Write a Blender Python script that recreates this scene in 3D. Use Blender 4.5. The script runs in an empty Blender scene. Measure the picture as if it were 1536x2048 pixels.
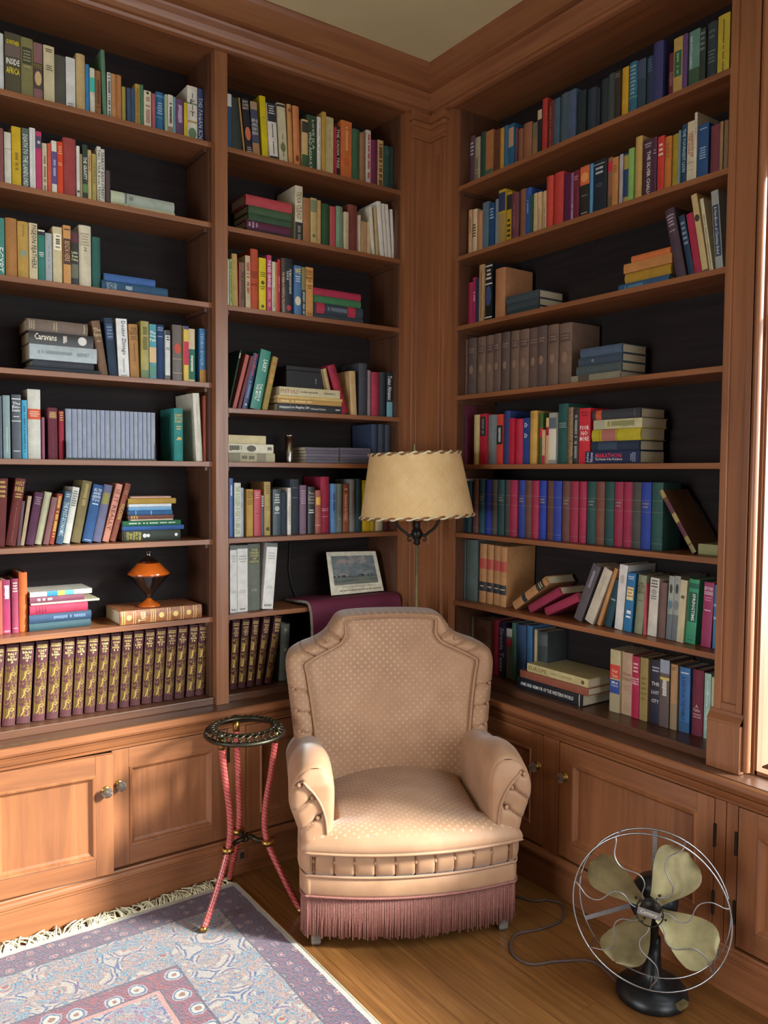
import bpy, bmesh, math, random
from mathutils import Vector, Matrix
random.seed(7)
R = math.radians
scene = bpy.context.scene
C = bpy.context.collection

# ---------------------------------------------------------------- camera
CF, CYAW, CPIT, CROL = 1616.084, R(35.074827), R(2.757489), R(0.390697)
CPOS = Vector((-2.41957, -3.06753, 1.63756))
fwd = Vector((math.sin(CYAW)*math.cos(CPIT), math.cos(CYAW)*math.cos(CPIT), -math.sin(CPIT)))
r0 = Vector((math.cos(CYAW), -math.sin(CYAW), 0)); u0 = r0.cross(fwd)
rgt = r0*math.cos(CROL)+u0*math.sin(CROL); upv = -r0*math.sin(CROL)+u0*math.cos(CROL)
cam = bpy.data.cameras.new('camera'); cam.sensor_fit = 'HORIZONTAL'; cam.sensor_width = 36
cam.lens = CF/1536*36; cam.clip_start = .05
co = bpy.data.objects.new('camera', cam); C.objects.link(co)
m = Matrix((rgt, upv, -fwd)).transposed().to_4x4(); m.translation = CPOS; co.matrix_world = m
scene.camera = co

# ---------------------------------------------------------------- light
scene.view_settings.view_transform = 'Standard'; scene.view_settings.look = 'None'
scene.view_settings.gamma = 1; scene.view_settings.use_curve_mapping = False
scene.view_settings.exposure = 0.0
scene.cycles.use_denoising = True
scene.cycles.max_bounces = 10; scene.cycles.diffuse_bounces = 6; scene.cycles.caustics_reflective = False; scene.cycles.caustics_refractive = False
scene.cycles.sample_clamp_indirect = 6
w = bpy.data.worlds.new('daylight'); scene.world = w; w.use_nodes = True
bg = w.node_tree.nodes['Background']; bg.inputs[0].default_value = (.80, .90, 1, 1); bg.inputs[1].default_value = 4.0
def light(name, kind, loc, target, energy, color=(1, 1, 1), **k):
    l = bpy.data.lights.new(name, kind); l.energy = energy; l.color = color
    for a, b in k.items(): setattr(l, a, b)
    o = bpy.data.objects.new(name, l); C.objects.link(o); o.location = loc
    o.rotation_euler = (Vector(target)-Vector(loc)).to_track_quat('-Z', 'Y').to_euler(); return o
SUND = Vector((-1.0, 1.18, -.78))
light('sunlight', 'SUN', Vector((3, -5.5, 4)), Vector((3, -5.5, 4))+SUND, 20.0, (1, .97, .93), angle=R(9))
light('window_daylight', 'AREA', (.30, -2.75, 1.72), (-.8, -2.35, .9), 100, (.86, .94, 1), shape='RECTANGLE', size=1.9, size_y=2.0, spread=R(150))
light('rear_window_daylight', 'AREA', (-1.25, -6.25, 1.5), (-1.25, -3, .35), 24, (1, .96, .92), shape='RECTANGLE', size=1.7, size_y=2.0, spread=R(110))

light('left_window_daylight', 'AREA', (-5.3, -1.7, 1.35), (-2, -1.3, .35), 27, (.95, .97, 1), shape='RECTANGLE', size=1.9, size_y=1.7, spread=R(110))

# ---------------------------------------------------------------- pixel rays -> places on the real planes
def ray(x, y): return fwd*CF + rgt*(x-768) - upv*(y-1024)
def PA(x, y, d=0):
    v = ray(x, y); return CPOS + v*((d-CPOS.y)/v.y)
def PB(x, y, d=0):
    v = ray(x, y); return CPOS + v*((d-CPOS.x)/v.x)
def PF(x, y, z=0):
    v = ray(x, y); return CPOS + v*((z-CPOS.z)/v.z)
def line_at(px, p0, dirv):
    """point p0+t*dirv that projects to column px"""
    q = p0-CPOS; k = px-768
    a = CF*q.dot(rgt)-k*q.dot(fwd); b = CF*dirv.dot(rgt)-k*dirv.dot(fwd)
    return p0+dirv*(-a/b)
def line_at_y(py, p0, dirv):
    q = p0-CPOS; k = py-1024
    a = -CF*q.dot(upv)-k*q.dot(fwd); b = -CF*dirv.dot(upv)-k*dirv.dot(fwd)
    return p0+dirv*(-a/b)
def ppm(p): return CF/(p-CPOS).dot(fwd)

# ---------------------------------------------------------------- helpers
def lin(c): return c/12.92 if c <= .04045 else ((c+.055)/1.055)**2.4
def hx(h): return tuple(lin(int(h[i:i+2], 16)/255) for i in (0, 2, 4))+(1.0,)
class MB:
    def __init__(s): s.v = []; s.f = []
    def quad(s, a, b, c, d):
        n = len(s.v); s.v += [tuple(a), tuple(b), tuple(c), tuple(d)]; s.f.append((n, n+1, n+2, n+3)); return s
    def box(s, x0, x1, y0, y1, z0, z1):
        n = len(s.v)
        s.v += [(x0, y0, z0), (x1, y0, z0), (x1, y1, z0), (x0, y1, z0), (x0, y0, z1), (x1, y0, z1), (x1, y1, z1), (x0, y1, z1)]
        s.f += [(n, n+3, n+2, n+1), (n+4, n+5, n+6, n+7), (n, n+1, n+5, n+4), (n+1, n+2, n+6, n+5), (n+2, n+3, n+7, n+6), (n+3, n, n+4, n+7)]; return s
    def grid(s, pts, closed_u=False, closed_v=False):
        n = len(s.v); a = len(pts); b = len(pts[0])
        for r_ in pts: s.v += [tuple(p) for p in r_]
        for i in range(a if closed_u else a-1):
            for j in range(b if closed_v else b-1):
                i2, j2 = (i+1) % a, (j+1) % b
                s.f.append((n+i*b+j, n+i*b+j2, n+i2*b+j2, n+i2*b+j))
        return s
    def poly(s, pts):
        n = len(s.v); s.v += [tuple(p) for p in pts]; s.f.append(tuple(range(n, n+len(pts)))); return s
    def lathe(s, prof, c=(0, 0, 0), n=24, cap=True):
        rows = [[(c[0]+r_*math.cos(2*math.pi*k/n), c[1]+r_*math.sin(2*math.pi*k/n), c[2]+z) for k in range(n)] for r_, z in prof]
        s.grid(rows, False, True)
        if cap:
            s.poly(rows[0][::-1]); s.poly(rows[-1])
        return s
    def tube(s, pts, rad, n=8, closed=False, cap=True):
        pts = [Vector(p) for p in pts]; rows = []; N = len(pts); nrm = None
        for i, p in enumerate(pts):
            if closed: t = pts[(i+1) % N]-pts[i-1]
            else: t = pts[min(i+1, N-1)]-pts[max(i-1, 0)]
            t.normalize()
            if nrm is None: nrm = t.orthogonal().normalized()
            nrm = (nrm-t*nrm.dot(t)); nrm = nrm.normalized() if nrm.length > 1e-6 else t.orthogonal().normalized()
            bn = t.cross(nrm); rr = rad[i] if isinstance(rad, (list, tuple)) else rad
            rows.append([p+(nrm*math.cos(2*math.pi*k/n)+bn*math.sin(2*math.pi*k/n))*rr for k in range(n)])
        s.grid(rows, closed, True)
        if cap and not closed: s.poly(rows[0][::-1]); s.poly(rows[-1])
        return s
    def ball(s, c, r_, n=10, m_=6, sc=(1, 1, 1)):
        rows = []
        for i in range(m_+1):
            a = math.pi*i/m_; rr = max(math.sin(a), .02)
            rows.append([(c[0]+sc[0]*r_*rr*math.cos(2*math.pi*k/n), c[1]+sc[1]*r_*rr*math.sin(2*math.pi*k/n), c[2]-sc[2]*r_*math.cos(a)) for k in range(n)])
        return s.grid(rows, False, True)
    def xf(s, M):
        s.v = [tuple(M @ Vector(p)) for p in s.v]; return s
    def build(s, name, mat, parent=None, smooth=False, color=None, bevel=0, kind=None):
        me = bpy.data.meshes.new(name); me.from_pydata(s.v, [], s.f); me.validate()
        if bevel or smooth:
            bm = bmesh.new(); bm.from_mesh(me)
            if smooth: bmesh.ops.remove_doubles(bm, verts=bm.verts, dist=1e-5)
            if bevel: bmesh.ops.bevel(bm, geom=list(bm.edges), offset=bevel, segments=2, affect='EDGES', profile=.6)
            bmesh.ops.recalc_face_normals(bm, faces=bm.faces); bm.to_mesh(me); bm.free()
        if smooth:
            for p in me.polygons: p.use_smooth = True
        me.materials.append(MAT[mat] if isinstance(mat, str) else mat)
        o = bpy.data.objects.new(name, me); C.objects.link(o)
        if parent: o.parent = parent
        if color: o.color = color
        if kind: o['kind'] = kind
        return o
def cr(pts, n=8, closed=False):
    """Catmull-Rom through pts"""
    pts = [Vector(p) for p in pts]; out = []; N = len(pts)
    for i in range(N if closed else N-1):
        if closed: a, b, c, d = pts[i-1], pts[i], pts[(i+1) % N], pts[(i+2) % N]
        else: a, b, c, d = pts[max(i-1, 0)], pts[i], pts[i+1], pts[min(i+2, N-1)]
        for k in range(n):
            t = k/n
            out.append(.5*((2*b)+(c-a)*t+(2*a-5*b+4*c-d)*t*t+(3*b-a-3*c+d)*t**3))
    if not closed: out.append(pts[-1])
    return out
def thing(name, label, cat, loc=(0, 0, 0), rotz=0, group=None):
    o = bpy.data.objects.new(name, None); C.objects.link(o); o.location = loc; o.rotation_euler = (0, 0, rotz); o.empty_display_size = .05
    o['label'] = label; o['category'] = cat
    if group: o['group'] = group
    return o
def struct(o): o['kind'] = 'structure'; return o

# ---------------------------------------------------------------- materials
MAT = {}
class NT:
    def __init__(s, name):
        s.m = bpy.data.materials.new(name); s.m.use_nodes = True; s.t = s.m.node_tree; s.n = s.t.nodes
        s.p = s.n['Principled BSDF']; MAT[name] = s.m
    def add(s, typ, **k):
        n = s.n.new(typ)
        for a, b in k.items():
            if a.startswith('i_'):
                key = a[2:]; key = int(key) if key.isdigit() else key.replace('_', ' ')
                if hasattr(b, 'is_output'): s.t.links.new(b, n.inputs[key])
                else: n.inputs[key].default_value = b
            else: setattr(n, a, b)
        return n
    def link(s, a, b): s.t.links.new(a, b)
    def coord(s, which='Object'): return s.add('ShaderNodeTexCoord').outputs[which]
    def map(s, vec, scale=(1, 1, 1), loc=(0, 0, 0), rot=(0, 0, 0)):
        return s.add('ShaderNodeMapping', i_Vector=vec, i_Scale=scale, i_Location=loc, i_Rotation=rot).outputs[0]
    def noise(s, vec, scale, detail=4, rough=.55, dist=0):
        n = s.add('ShaderNodeTexNoise', i_Vector=vec, i_Scale=scale, i_Detail=detail, i_Roughness=rough, i_Distortion=dist); return n.outputs[0]
    def ramp(s, fac, stops, interp='LINEAR'):
        n = s.add('ShaderNodeValToRGB', i_Fac=fac); e = n.color_ramp; e.interpolation = interp
        while len(e.elements) < len(stops): e.elements.new(.5)
        for el, (p, c) in zip(e.elements, stops): el.position = p; el.color = hx(c) if isinstance(c, str) else c
        return n.outputs[0]
    def mix(s, fac, a, b, mode='MIX'):
        n = s.add('ShaderNodeMix', data_type='RGBA', blend_type=mode); 
        for i, v in ((0, fac), (6, a), (7, b)):
            if hasattr(v, 'is_output'): s.link(v, n.inputs[i])
            else: n.inputs[i].default_value = v
        return n.outputs[2]
    def math(s, op, a, b=0.0, c=0.0):
        n = s.add('ShaderNodeMath', operation=op)
        for i, v in enumerate((a, b, c)):
            if hasattr(v, 'is_output'): s.link(v, n.inputs[i])
            else: n.inputs[i].default_value = v
        return n.outputs[0]
    def bump(s, h, strength=.2, dist=.002):
        s.link(s.add('ShaderNodeBump', i_Height=h, i_Strength=strength, i_Distance=dist).outputs[0], s.p.inputs['Normal'])
    def set(s, **k):
        for a, b in k.items():
            key = a.replace('_', ' ')
            if hasattr(b, 'is_output'): s.link(b, s.p.inputs[key])
            else: s.p.inputs[key].default_value = b
        return s
def wood(name, light_, mid, dark, axis, rough=.36, sc=1.0):
    t = NT(name); v = t.coord()
    s = [26*sc]*3; s['xyz'.index(axis)] = 1.3*sc
    n1 = t.noise(t.map(v, tuple(s)), 1.0, 6, .6, .6)
    s2 = [150*sc]*3; s2['xyz'.index(axis)] = 5*sc
    n2 = t.noise(t.map(v, tuple(s2)), 1.0, 3, .6)
    n3 = t.noise(v, 1.7, 3)
    base = t.ramp(n1, [(.25, dark), (.5, mid), (.78, light_)])
    base = t.mix(t.math('MULTIPLY', n2, .35), base, hx(dark))
    base = t.mix(t.ramp(n3, [(.35, (.0, .0, .0, 1)), (.7, (.3, .3, .3, 1))]), base, hx(light_))
    t.set(Base_Color=base, Roughness=t.ramp(n1, [(.2, (rough+.12,)*3+(1,)), (.8, (rough-.04,)*3+(1,))]), Coat_Weight=.12, Coat_Roughness=.3)
    t.bump(n2, .08, .001)
for ax in 'xyz':
    wood('wood_'+ax, 'a36a42', '875332', '643a22', ax)
    wood('dark_wood_'+ax, '6b4632', '553523', '3c2519', ax, .32)
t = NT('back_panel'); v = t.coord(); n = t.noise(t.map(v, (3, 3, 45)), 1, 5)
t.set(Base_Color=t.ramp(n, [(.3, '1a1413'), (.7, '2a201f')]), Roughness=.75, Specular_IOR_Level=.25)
def plain(name, col, rough=.5, metal=0.0, nz=.12, scale=40, spec=.5, **k):
    t = NT(name); n = t.noise(t.coord(), scale, 4)
    c = hx(col); d = tuple(x*(1-nz*2) for x in c[:3])+(1,); l = tuple(min(1, x*(1+nz)) for x in c[:3])+(1,)
    t.set(Base_Color=t.ramp(n, [(.3, d), (.7, l)]), Roughness=rough, Metallic=metal); t.p.inputs['Specular IOR Level'].default_value = spec
    t.set(**k); return t
plain('plaster', 'd6ca9a', .9, nz=.03, scale=3)
plain('wall_paint', 'a08a66', .85, nz=.03, scale=3)
plain('black_iron', '14181b', .38, .2); plain('wrought', '2b2723', .4, .75)
plain('bronze', '3d382c', .42, .85, scale=80); plain('brass', 'b08a48', .3, 1, scale=60)
plain('old_brass', '8f8560', .5, .65, .2, 14); plain('steel', 'a7aab0', .28, 1); plain('dull_steel', '8d8a8c', .45, .9)
plain('silver', 'c9c9c4', .22, 1); plain('cream_paint', 'd9cfb0', .6); plain('ivory', 'e5ddc6', .45)
plain('hinge_metal', '2d2622', .35, .7); plain('rubber', '1a1718', .6); plain('gilt', 'd6b566', .38, .75, .15, 300)
plain('acrylic', '6c6862', .25, .1); plain('cup_dark', '3a3836', .3, .6)
plain('outlet', '7a5038', .45); plain('album_cloth', '6a1f3c', .75, scale=200); plain('album_edge', '8f8578', .8)
plain('tan_cord', '4b3a33', .7); plain('rug_fringe', 'c9c2a4', .9, scale=90); plain('tan_braid', '8a5c2c', .7); plain('gold_ink', '8a7a4a', .6)
# book surfaces take the object's own colour
for nm, rg, bs in (('book_cloth', .72, .25), ('book_jacket', .4, .05), ('print', .6, 0)):
    t = NT(nm); oi = t.add('ShaderNodeObjectInfo'); v = t.coord()
    vv = t.add('ShaderNodeVectorMath', operation='ADD'); t.link(v, vv.inputs[0])
    cx = t.add('ShaderNodeCombineXYZ'); t.link(oi.outputs['Random'], cx.inputs[0]); t.link(oi.outputs['Random'], cx.inputs[2]); t.link(cx.outputs[0], vv.inputs[1])
    n = t.noise(vv.outputs[0], 22, 5, .65); f = t.ramp(n, [(.3, (0, 0, 0, 1)), (.75, (1, 1, 1, 1))])
    dk = t.mix(1.0, oi.outputs['Color'], (.72, .70, .68, 1), 'MULTIPLY')
    c = t.mix(f, dk, oi.outputs['Color']) if nm != 'print' else oi.outputs['Color']
    t.set(Base_Color=c, Roughness=rg)
    if bs: t.bump(t.noise(v, 900, 2), bs, .0006)
t = NT('paper'); n = t.noise(t.map(t.coord(), (1, 1, 1)), 300, 2)
t.set(Base_Color=t.ramp(n, [(.3, 'b7a98c'), (.7, 'd8ccb0')]), Roughness=.85)
t = NT('marbled'); n = t.noise(t.coord(), 60, 5, .6, 1.5)
t.set(Base_Color=t.ramp(n, [(.35, '3b2a22'), (.5, '9a7a4a'), (.65, '6b4a38')]), Roughness=.5)
t = NT('old_leather'); n = t.noise(t.coord(), 35, 6, .7)
t.set(Base_Color=t.ramp(n, [(.3, '6e3c22'), (.6, 'a86a44'), (.8, 'c08a60')]), Roughness=.5); t.bump(n, .3, .001)
# armchair damask: staggered little sprigs
def damask(name, plane):
    t = NT(name); v = t.coord(); sp = t.add('ShaderNodeSeparateXYZ', i_Vector=v)
    a = sp.outputs['X']; b = sp.outputs['Z' if plane == 'xz' else 'Y']
    S = 1/.0150
    u = t.math('MULTIPLY', a, S); w_ = t.math('MULTIPLY', b, S)
    p = t.math('ADD', u, w_); q = t.math('SUBTRACT', u, w_)
    dots = None
    for (ox, oy, rr) in ((.5, .5, .14), (.64, .42, .10), (.42, .64, .10), (.34, .34, .11)):
        fx = t.math('SUBTRACT', t.math('FRACT', t.math('MULTIPLY', p, .5)), ox); fy = t.math('SUBTRACT', t.math('FRACT', t.math('MULTIPLY', q, .5)), oy)
        d = t.math('SQRT', t.math('ADD', t.math('MULTIPLY', fx, fx), t.math('MULTIPLY', fy, fy)))
        k = t.math('LESS_THAN', d, rr*.8); dots = k if dots is None else t.math('MAXIMUM', dots, k)
    n = t.noise(v, 9, 4); wv = t.noise(v, 900, 2)
    wear = t.ramp(t.noise(v, 3.2, 3), [(.36 if plane == 'xz' else .25, (.12, .12, .12, 1)), (.62 if plane == 'xz' else .5, (1, 1, 1, 1))])
    base = t.ramp(n, [(.3, '977052'), (.7, 'aa8262')])
    if plane == 'xy': wear = t.math('MULTIPLY', wear, t.math('GREATER_THAN', t.add('ShaderNodeSeparateXYZ', i_Vector=t.coord('Normal')).outputs[2], .72))
    base = t.mix(t.math('MULTIPLY', t.math('MULTIPLY', dots, .32), wear), base, hx('ead9c0'))
    t.set(Base_Color=base, Roughness=.62, Sheen_Weight=.35, Sheen_Roughness=.4); t.bump(wv, .25, .0008)
damask('damask_back', 'xz'); damask('damask_seat', 'xy')
t = NT('damask_plain'); v = t.coord(); n = t.noise(v, 9, 4)
t.set(Base_Color=t.ramp(n, [(.3, '956c4e'), (.7, 'a9805f')]), Roughness=.62, Sheen_Weight=.35, Sheen_Roughness=.4); t.bump(t.noise(v, 900, 2), .25, .0008)
t = NT('fringe_yarn'); n = t.noise(t.map(t.coord(), (300, 300, 500), rot=(.5, .5, 0)), 1, 2)
t.set(Base_Color=t.ramp(n, [(.35, '6d3f38'), (.65, '9c665a')]), Roughness=.75); t.bump(n, .5, .001)
# lampshade: diagonal linen lattice
t = NT('shade_linen'); v = t.coord(); sp = t.add('ShaderNodeSeparateXYZ', i_Vector=v)
ua = t.math('MULTIPLY', t.math('ARCTAN2', sp.outputs[1], sp.outputs[0]), 5.0); va = t.math('MULTIPLY', sp.outputs[2], 20.0)
p = t.math('ADD', ua, va); q = t.math('SUBTRACT', ua, va); L = None
for e in (p, q):
    k = t.math('LESS_THAN', t.math('FRACT', t.math('MULTIPLY', e, 1.0)), .035); L = k if L is None else t.math('MAXIMUM', L, k)
nz = t.noise(v, 30, 4)
L = t.math('MULTIPLY', L, t.ramp(nz, [(.35, (0, 0, 0, 1)), (.65, (1, 1, 1, 1))]))
t.set(Base_Color=t.mix(t.math('MULTIPLY', L, .38), t.ramp(t.noise(v, 12, 3), [(.3, 'd0aa72'), (.7, 'dcb985')]), hx('7d5c34')), Roughness=.7, Transmission_Weight=0.0)
t.bump(t.noise(v, 600, 2), .15, .001)
# red lacquered cane
t = NT('red_cane'); v = t.coord(); n = t.noise(t.coord(), 60, 4)
sp = t.add('ShaderNodeSeparateXYZ', i_Vector=v)
ring = t.math('LESS_THAN', t.math('FRACT', t.math('ADD', t.math('MULTIPLY', sp.outputs[2], 75.0), t.math('MULTIPLY', sp.outputs[0], 45.0))), .16)
t.set(Base_Color=t.mix(t.math('MULTIPLY', ring, t.ramp(n, [(.30, (.2, .2, .2, 1)), (.45, (1, 1, 1, 1))])), t.ramp(n, [(.3, 'a03c3a'), (.7, 'c05a54')]), hx('3a1416')), Roughness=.25, Coat_Weight=.4)
# glass
def clear(name, col, rough, alpha):
    t = NT(name); g = t.add('ShaderNodeBsdfGlossy', i_Color=(.9, .9, .9, 1), i_Roughness=rough); tr = t.add('ShaderNodeBsdfTransparent', i_Color=hx(col))
    fr = t.add('ShaderNodeLayerWeight', i_Blend=.25); mx = t.add('ShaderNodeMixShader'); t.link(t.math('ADD', t.math('MULTIPLY', t.math('POWER', fr.outputs[1], 2.0), .5), .03+alpha), mx.inputs[0])
    t.link(tr.outputs[0], mx.inputs[1]); t.link(g.outputs[0], mx.inputs[2]); t.link(mx.outputs[0], t.n['Material Output'].inputs[0])
clear('window_glass', 'f4f8f8', .02, 0.0); clear('clear_glass', 'c4c0c4', .06, .07)
t = NT('amber_glass'); t.set(Base_Color=hx('d9661e'), Roughness=.12, Transmission_Weight=.35, Coat_Weight=.5)
t = NT('knob_glass'); t.set(Base_Color=hx('e8e4dc'), Roughness=.03, Transmission_Weight=.95)
# floor
t = NT('floor_oak'); v = t.coord(); oi = t.add('ShaderNodeObjectInfo')
sh = t.add('ShaderNodeVectorMath', operation='ADD'); cx = t.add('ShaderNodeCombineXYZ'); t.link(t.math('MULTIPLY', oi.outputs['Random'], 40), cx.inputs[1]); t.link(v, sh.inputs[0]); t.link(cx.outputs[0], sh.inputs[1])
n1 = t.noise(t.map(sh.outputs[0], (60, 2.5, 60)), 1, 6, .65, .5)
c = t.ramp(n1, [(.3, '5c3a1c'), (.55, '7d5229'), (.8, '94673a')]); c = t.mix(t.math('MULTIPLY', oi.outputs['Random'], .35), c, hx('5a381c'))
t.set(Base_Color=c, Roughness=.34, Coat_Weight=.2, Coat_Roughness=.2)
# ================================================================ the room
CEIL = 3.503
D = .24                       # depth of the bookcases behind the shelf edges
FACE = -.03                   # face of the posts, in front of the shelf edges
LZ = [2.9201, 2.6071, 2.2919, 1.9745, 1.6588, 1.3446, 1.0280]   # undersides of the shelf edges
ST = .02
SILL = .72; LEDGE = .690
XL = -2.00; BAYB = -1.554; XA0, XA1 = -1.110, -1.056; XC = -.178; YC = -.186
WY0, WY1, WZ0, WZ1 = -1.684, -3.75, .692, 2.64
XW = -.004                     # inner face of the window wall
# floor of oak strips
fl_ = struct(MB().box(-5.2, .6, -6.4, .5, -.06, -.012).build('floor', 'floor_oak'))
x = -2.6
while x < -.1:
    x1 = min(x+.082, -.095); y = -3.4+random.uniform(0, .9)
    ys = [-3.4, y, y+random.uniform(1.0, 1.5), -.095]
    for a, b in zip(ys, ys[1:]):
        if b-a > .05: MB().box(x+.0006, x1-.0006, a+.0006, b-.0006, -.012, 0).build('plank', 'floor_oak', fl_)
    x = x1
struct(MB().box(-5.2, .6, -6.4, .5, CEIL, CEIL+.08).build('ceiling', 'plaster'))
struct(MB().box(-5.2, .6, D+.03, D+.13, 0, CEIL).build('wall_rear', 'wall_paint'))
struct(MB().box(-5.2, -5.1, -6.4, -2.75, 0, CEIL).box(-5.2, -5.1, -.65, .5, 0, CEIL).box(-5.2, -5.1, -2.75, -.65, 0, .45).box(-5.2, -5.1, -2.75, -.65, 2.3, CEIL).build('wall_left', 'wall_paint'))
wr = MB().box(D+.03, D+.13, WY0, .5, 0, CEIL).box(XW, XW+.10, -6.4, WY1, 0, CEIL).box(XW, XW+.10, WY1, WY0, 0, LEDGE-.05).box(XW, XW+.10, WY1, WY0, WZ1, CEIL)
struct(wr.build('wall_right', 'wall_paint'))
wb = MB().box(-5.2, -2.2, -6.1, -6.0, 0, CEIL).box(-.3, .6, -6.1, -6.0, 0, CEIL).box(-2.2, -.3, -6.1, -6.0, 0, .4).box(-2.2, -.3, -6.1, -6.0, 2.6, CEIL)
struct(wb.build('wall_front', 'wall_paint'))
# window beside the bookcase
def window(name, y0, y1, z0, z1, xp):
    ZM = 2.13
    o = struct(MB().box(xp, xp+.04, y0, y0+.05, z0, z1).box(xp, xp+.03, y1-.006, y1, z0, z1).box(xp, xp+.04, y0, y1, z0, z0+.012).box(xp, xp+.04, y0, y1, z1-.05, z1).build(name, 'wood_z'))
    MB().box(xp, xp+.045, y0+.05, y1-.006, ZM-.008, ZM+.008).build('meeting_rail', 'wood_y', o)
    for a, b in ((z0+.012, ZM-.008), (ZM+.008, z1-.05)):
        MB().box(xp+.02, xp+.024, y0+.05, y1-.006, a, b).build('pane', 'window_glass', o)
    return o
window('window_1', WY1, WY0, WZ0, WZ1, XW)
# mouldings swept along both bookcases, mitred in the corner
def sweep(prof, wall, a0, a1, mb=None):
    """prof: (d, z) with d the distance in front of the shelf edges; a0 far end, a1 corner end (None = mitred)"""
    mb = mb or MB(); rows = []
    for d, z in prof:
        e = -d if a1 is None else a1
        rows.append([(a0, -d, z), (e, -d, z)] if wall == 'A' else [(-d, e, z), (-d, a0, z)])
    mb.grid(rows)
    n = len(rows)
    mb.poly([r_[0] for r_ in rows]); mb.poly([r_[1] for r_ in rows][::-1])
    return mb
crown = [(-.02, 3.2855), (.033, 3.2855), (.046, 3.292), (.050, 3.302), (.046, 3.311), (.040, 3.318), (.043, 3.336), (.052, 3.356), (.066, 3.372), (.070, 3.380), (.064, 3.386), (.062, 3.392),
         (.080, 3.398), (.083, 3.44), (.090, 3.48), (.0985, 3.497), (.0985, CEIL), (-.02, CEIL)]
XL2 = -2.48
def smooth_by_angle(o, a=30):
    bm = bmesh.new(); bm.from_mesh(o.data); bmesh.ops.recalc_face_normals(bm, faces=bm.faces); bm.to_mesh(o.data); bm.free(); return o
smooth_by_angle(struct(sweep(crown, 'A', XL2, None).build('trim_1', 'wood_x')))
smooth_by_angle(struct(sweep(crown, 'B', -1.80, None).build('trim_2', 'wood_y')))
# frieze rail hidden behind the crown
struct(MB().box(XL2, 0, -.02, D, 3.2875, 3.31).box(XL2, 0, FACE+.012, 0, 3.31, CEIL).build('trim_3', 'wood_x'))
struct(MB().box(-.02, D, -1.78, -.02, 3.2875, 3.31).box(FACE+.012, 0, -1.78, -.03, 3.31, CEIL).build('trim_4', 'wood_y'))
# corner post with its folded pilaster
def corner_post():
    o = struct(MB().box(XC, D, FACE, D, SILL-.03, 3.2875).box(FACE, D, YC, FACE, SILL-.03, 3.2875).build('trim_5', 'wood_z'))
    for wall in 'AB':
        a0, a1 = -.150, -.047
        def bx(u0, u1, d, z0, z1):
            return MB().box(u0, u1, -d, FACE+.004, z0, z1) if wall == 'A' else MB().box(-d, FACE+.004, u0, u1, z0, z1)
        bx(a0, a1+.006, .047, .80, 3.17).build('pilaster_strip', 'wood_z', o, bevel=.003)
        bx(a0+.025, a1+.0, .050, .90, 3.10).build('flute', 'wood_z', o, bevel=.002)
        bx(a0-.004, a1, .055, 3.17, 3.185).build('astragal', 'wood_x' if wall == 'A' else 'wood_y', o, bevel=.004)
        bx(a0, a1, .050, 3.185, 3.225).build('capital_block', 'wood_x' if wall == 'A' else 'wood_y', o)
        bx(a0-.008, a1, .062, 3.225, 3.248).build('capital_moulding', 'wood_x' if wall == 'A' else 'wood_y', o, bevel=.006)
        bx(a0-.016, a1, .070, 3.248, 3.284).build('capital_top', 'wood_x' if wall == 'A' else 'wood_y', o, bevel=.004)
        bx(a0-.006, a1+.006, .060, SILL-.029, .80).build('plinth', 'wood_z', o, bevel=.003)
corner_post()
# bookcases: the posts, backs and each shelf
def bookcase(label, wall, a0, a1, zs, post_lo=None, post_hi=None):
    """bay from a0 to a1 along the wall (A: x, B: y from corner outwards)"""
    t = thing('bookcase', label, 'bookcase', group='built-in bookcases')
    def bx(u0, u1, d0, d1, z0, z1):
        if wall == 'A': return MB().box(u0, u1, d0, d1, z0, z1)
        return MB().box(d0, d1, min(u0, u1), max(u0, u1), z0, z1)
    hx_ = 'x' if wall == 'A' else 'y'
    lo, hi = min(a0, a1), max(a0, a1)
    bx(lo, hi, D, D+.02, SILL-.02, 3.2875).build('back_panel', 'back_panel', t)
    bx(lo, lo+.012, .012, D, SILL, 3.2875).build('side_panel', 'dark_wood_z', t); bx(hi-.012, hi, .012, D, SILL, 3.2875).build('side_panel', 'dark_wood_z', t)
    bx(lo, hi, -.012, D, SILL-.03, SILL).build('floor_board', 'dark_wood_'+hx_, t, bevel=.003)
    for z in zs:
        bx(lo+.0125, hi-.0125, 0, D, z, z+ST).build('shelf', 'wood_'+hx_, t, bevel=.0015)
        for e in (lo, hi-.03): bx(e, e+.03, .0015, .02, z-.0005, z+ST+.0005).build('shelf_end', 'wood_z', t)
        for e in (lo+.0125, hi-.0245): bx(e, e+.012, .02, D-.01, z-.016, z-.0005).build('shelf_cleat', 'dark_wood_'+('y' if wall == 'A' else 'x'), t)
    if post_lo: bx(post_lo[0], post_lo[1], FACE, .012, SILL-.03, 3.2875).build('post', 'wood_z', t, bevel=.002)
    if post_hi: bx(post_hi[0], post_hi[1], FACE, .012, SILL-.03, 3.2875).build('post', 'wood_z', t, bevel=.002)
    return t
Z4B = PA(630, 834.5).z
LZ2 = LZ[:3]+[Z4B]+LZ[4:]
bookcase('built-in wooden bookcase bay full of books at left of the divider post', 'A', XL, XA0-.0006, LZ, post_lo=(XL-.07, XL+.004))
struct(MB().box(XL2, XL-.0705, FACE+.006, D, SILL-.03, 3.2875).build('trim_9', 'wood_z'))
bookcase('narrow built-in bookcase bay between divider post and room corner', 'A', XA1+.0006, XC-.0006, LZ2, post_lo=(XA0, XA1))
bookcase('built-in bookcase bay on the wall with the window', 'B', YC-.0006, BAYB+.0006, LZ)
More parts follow.
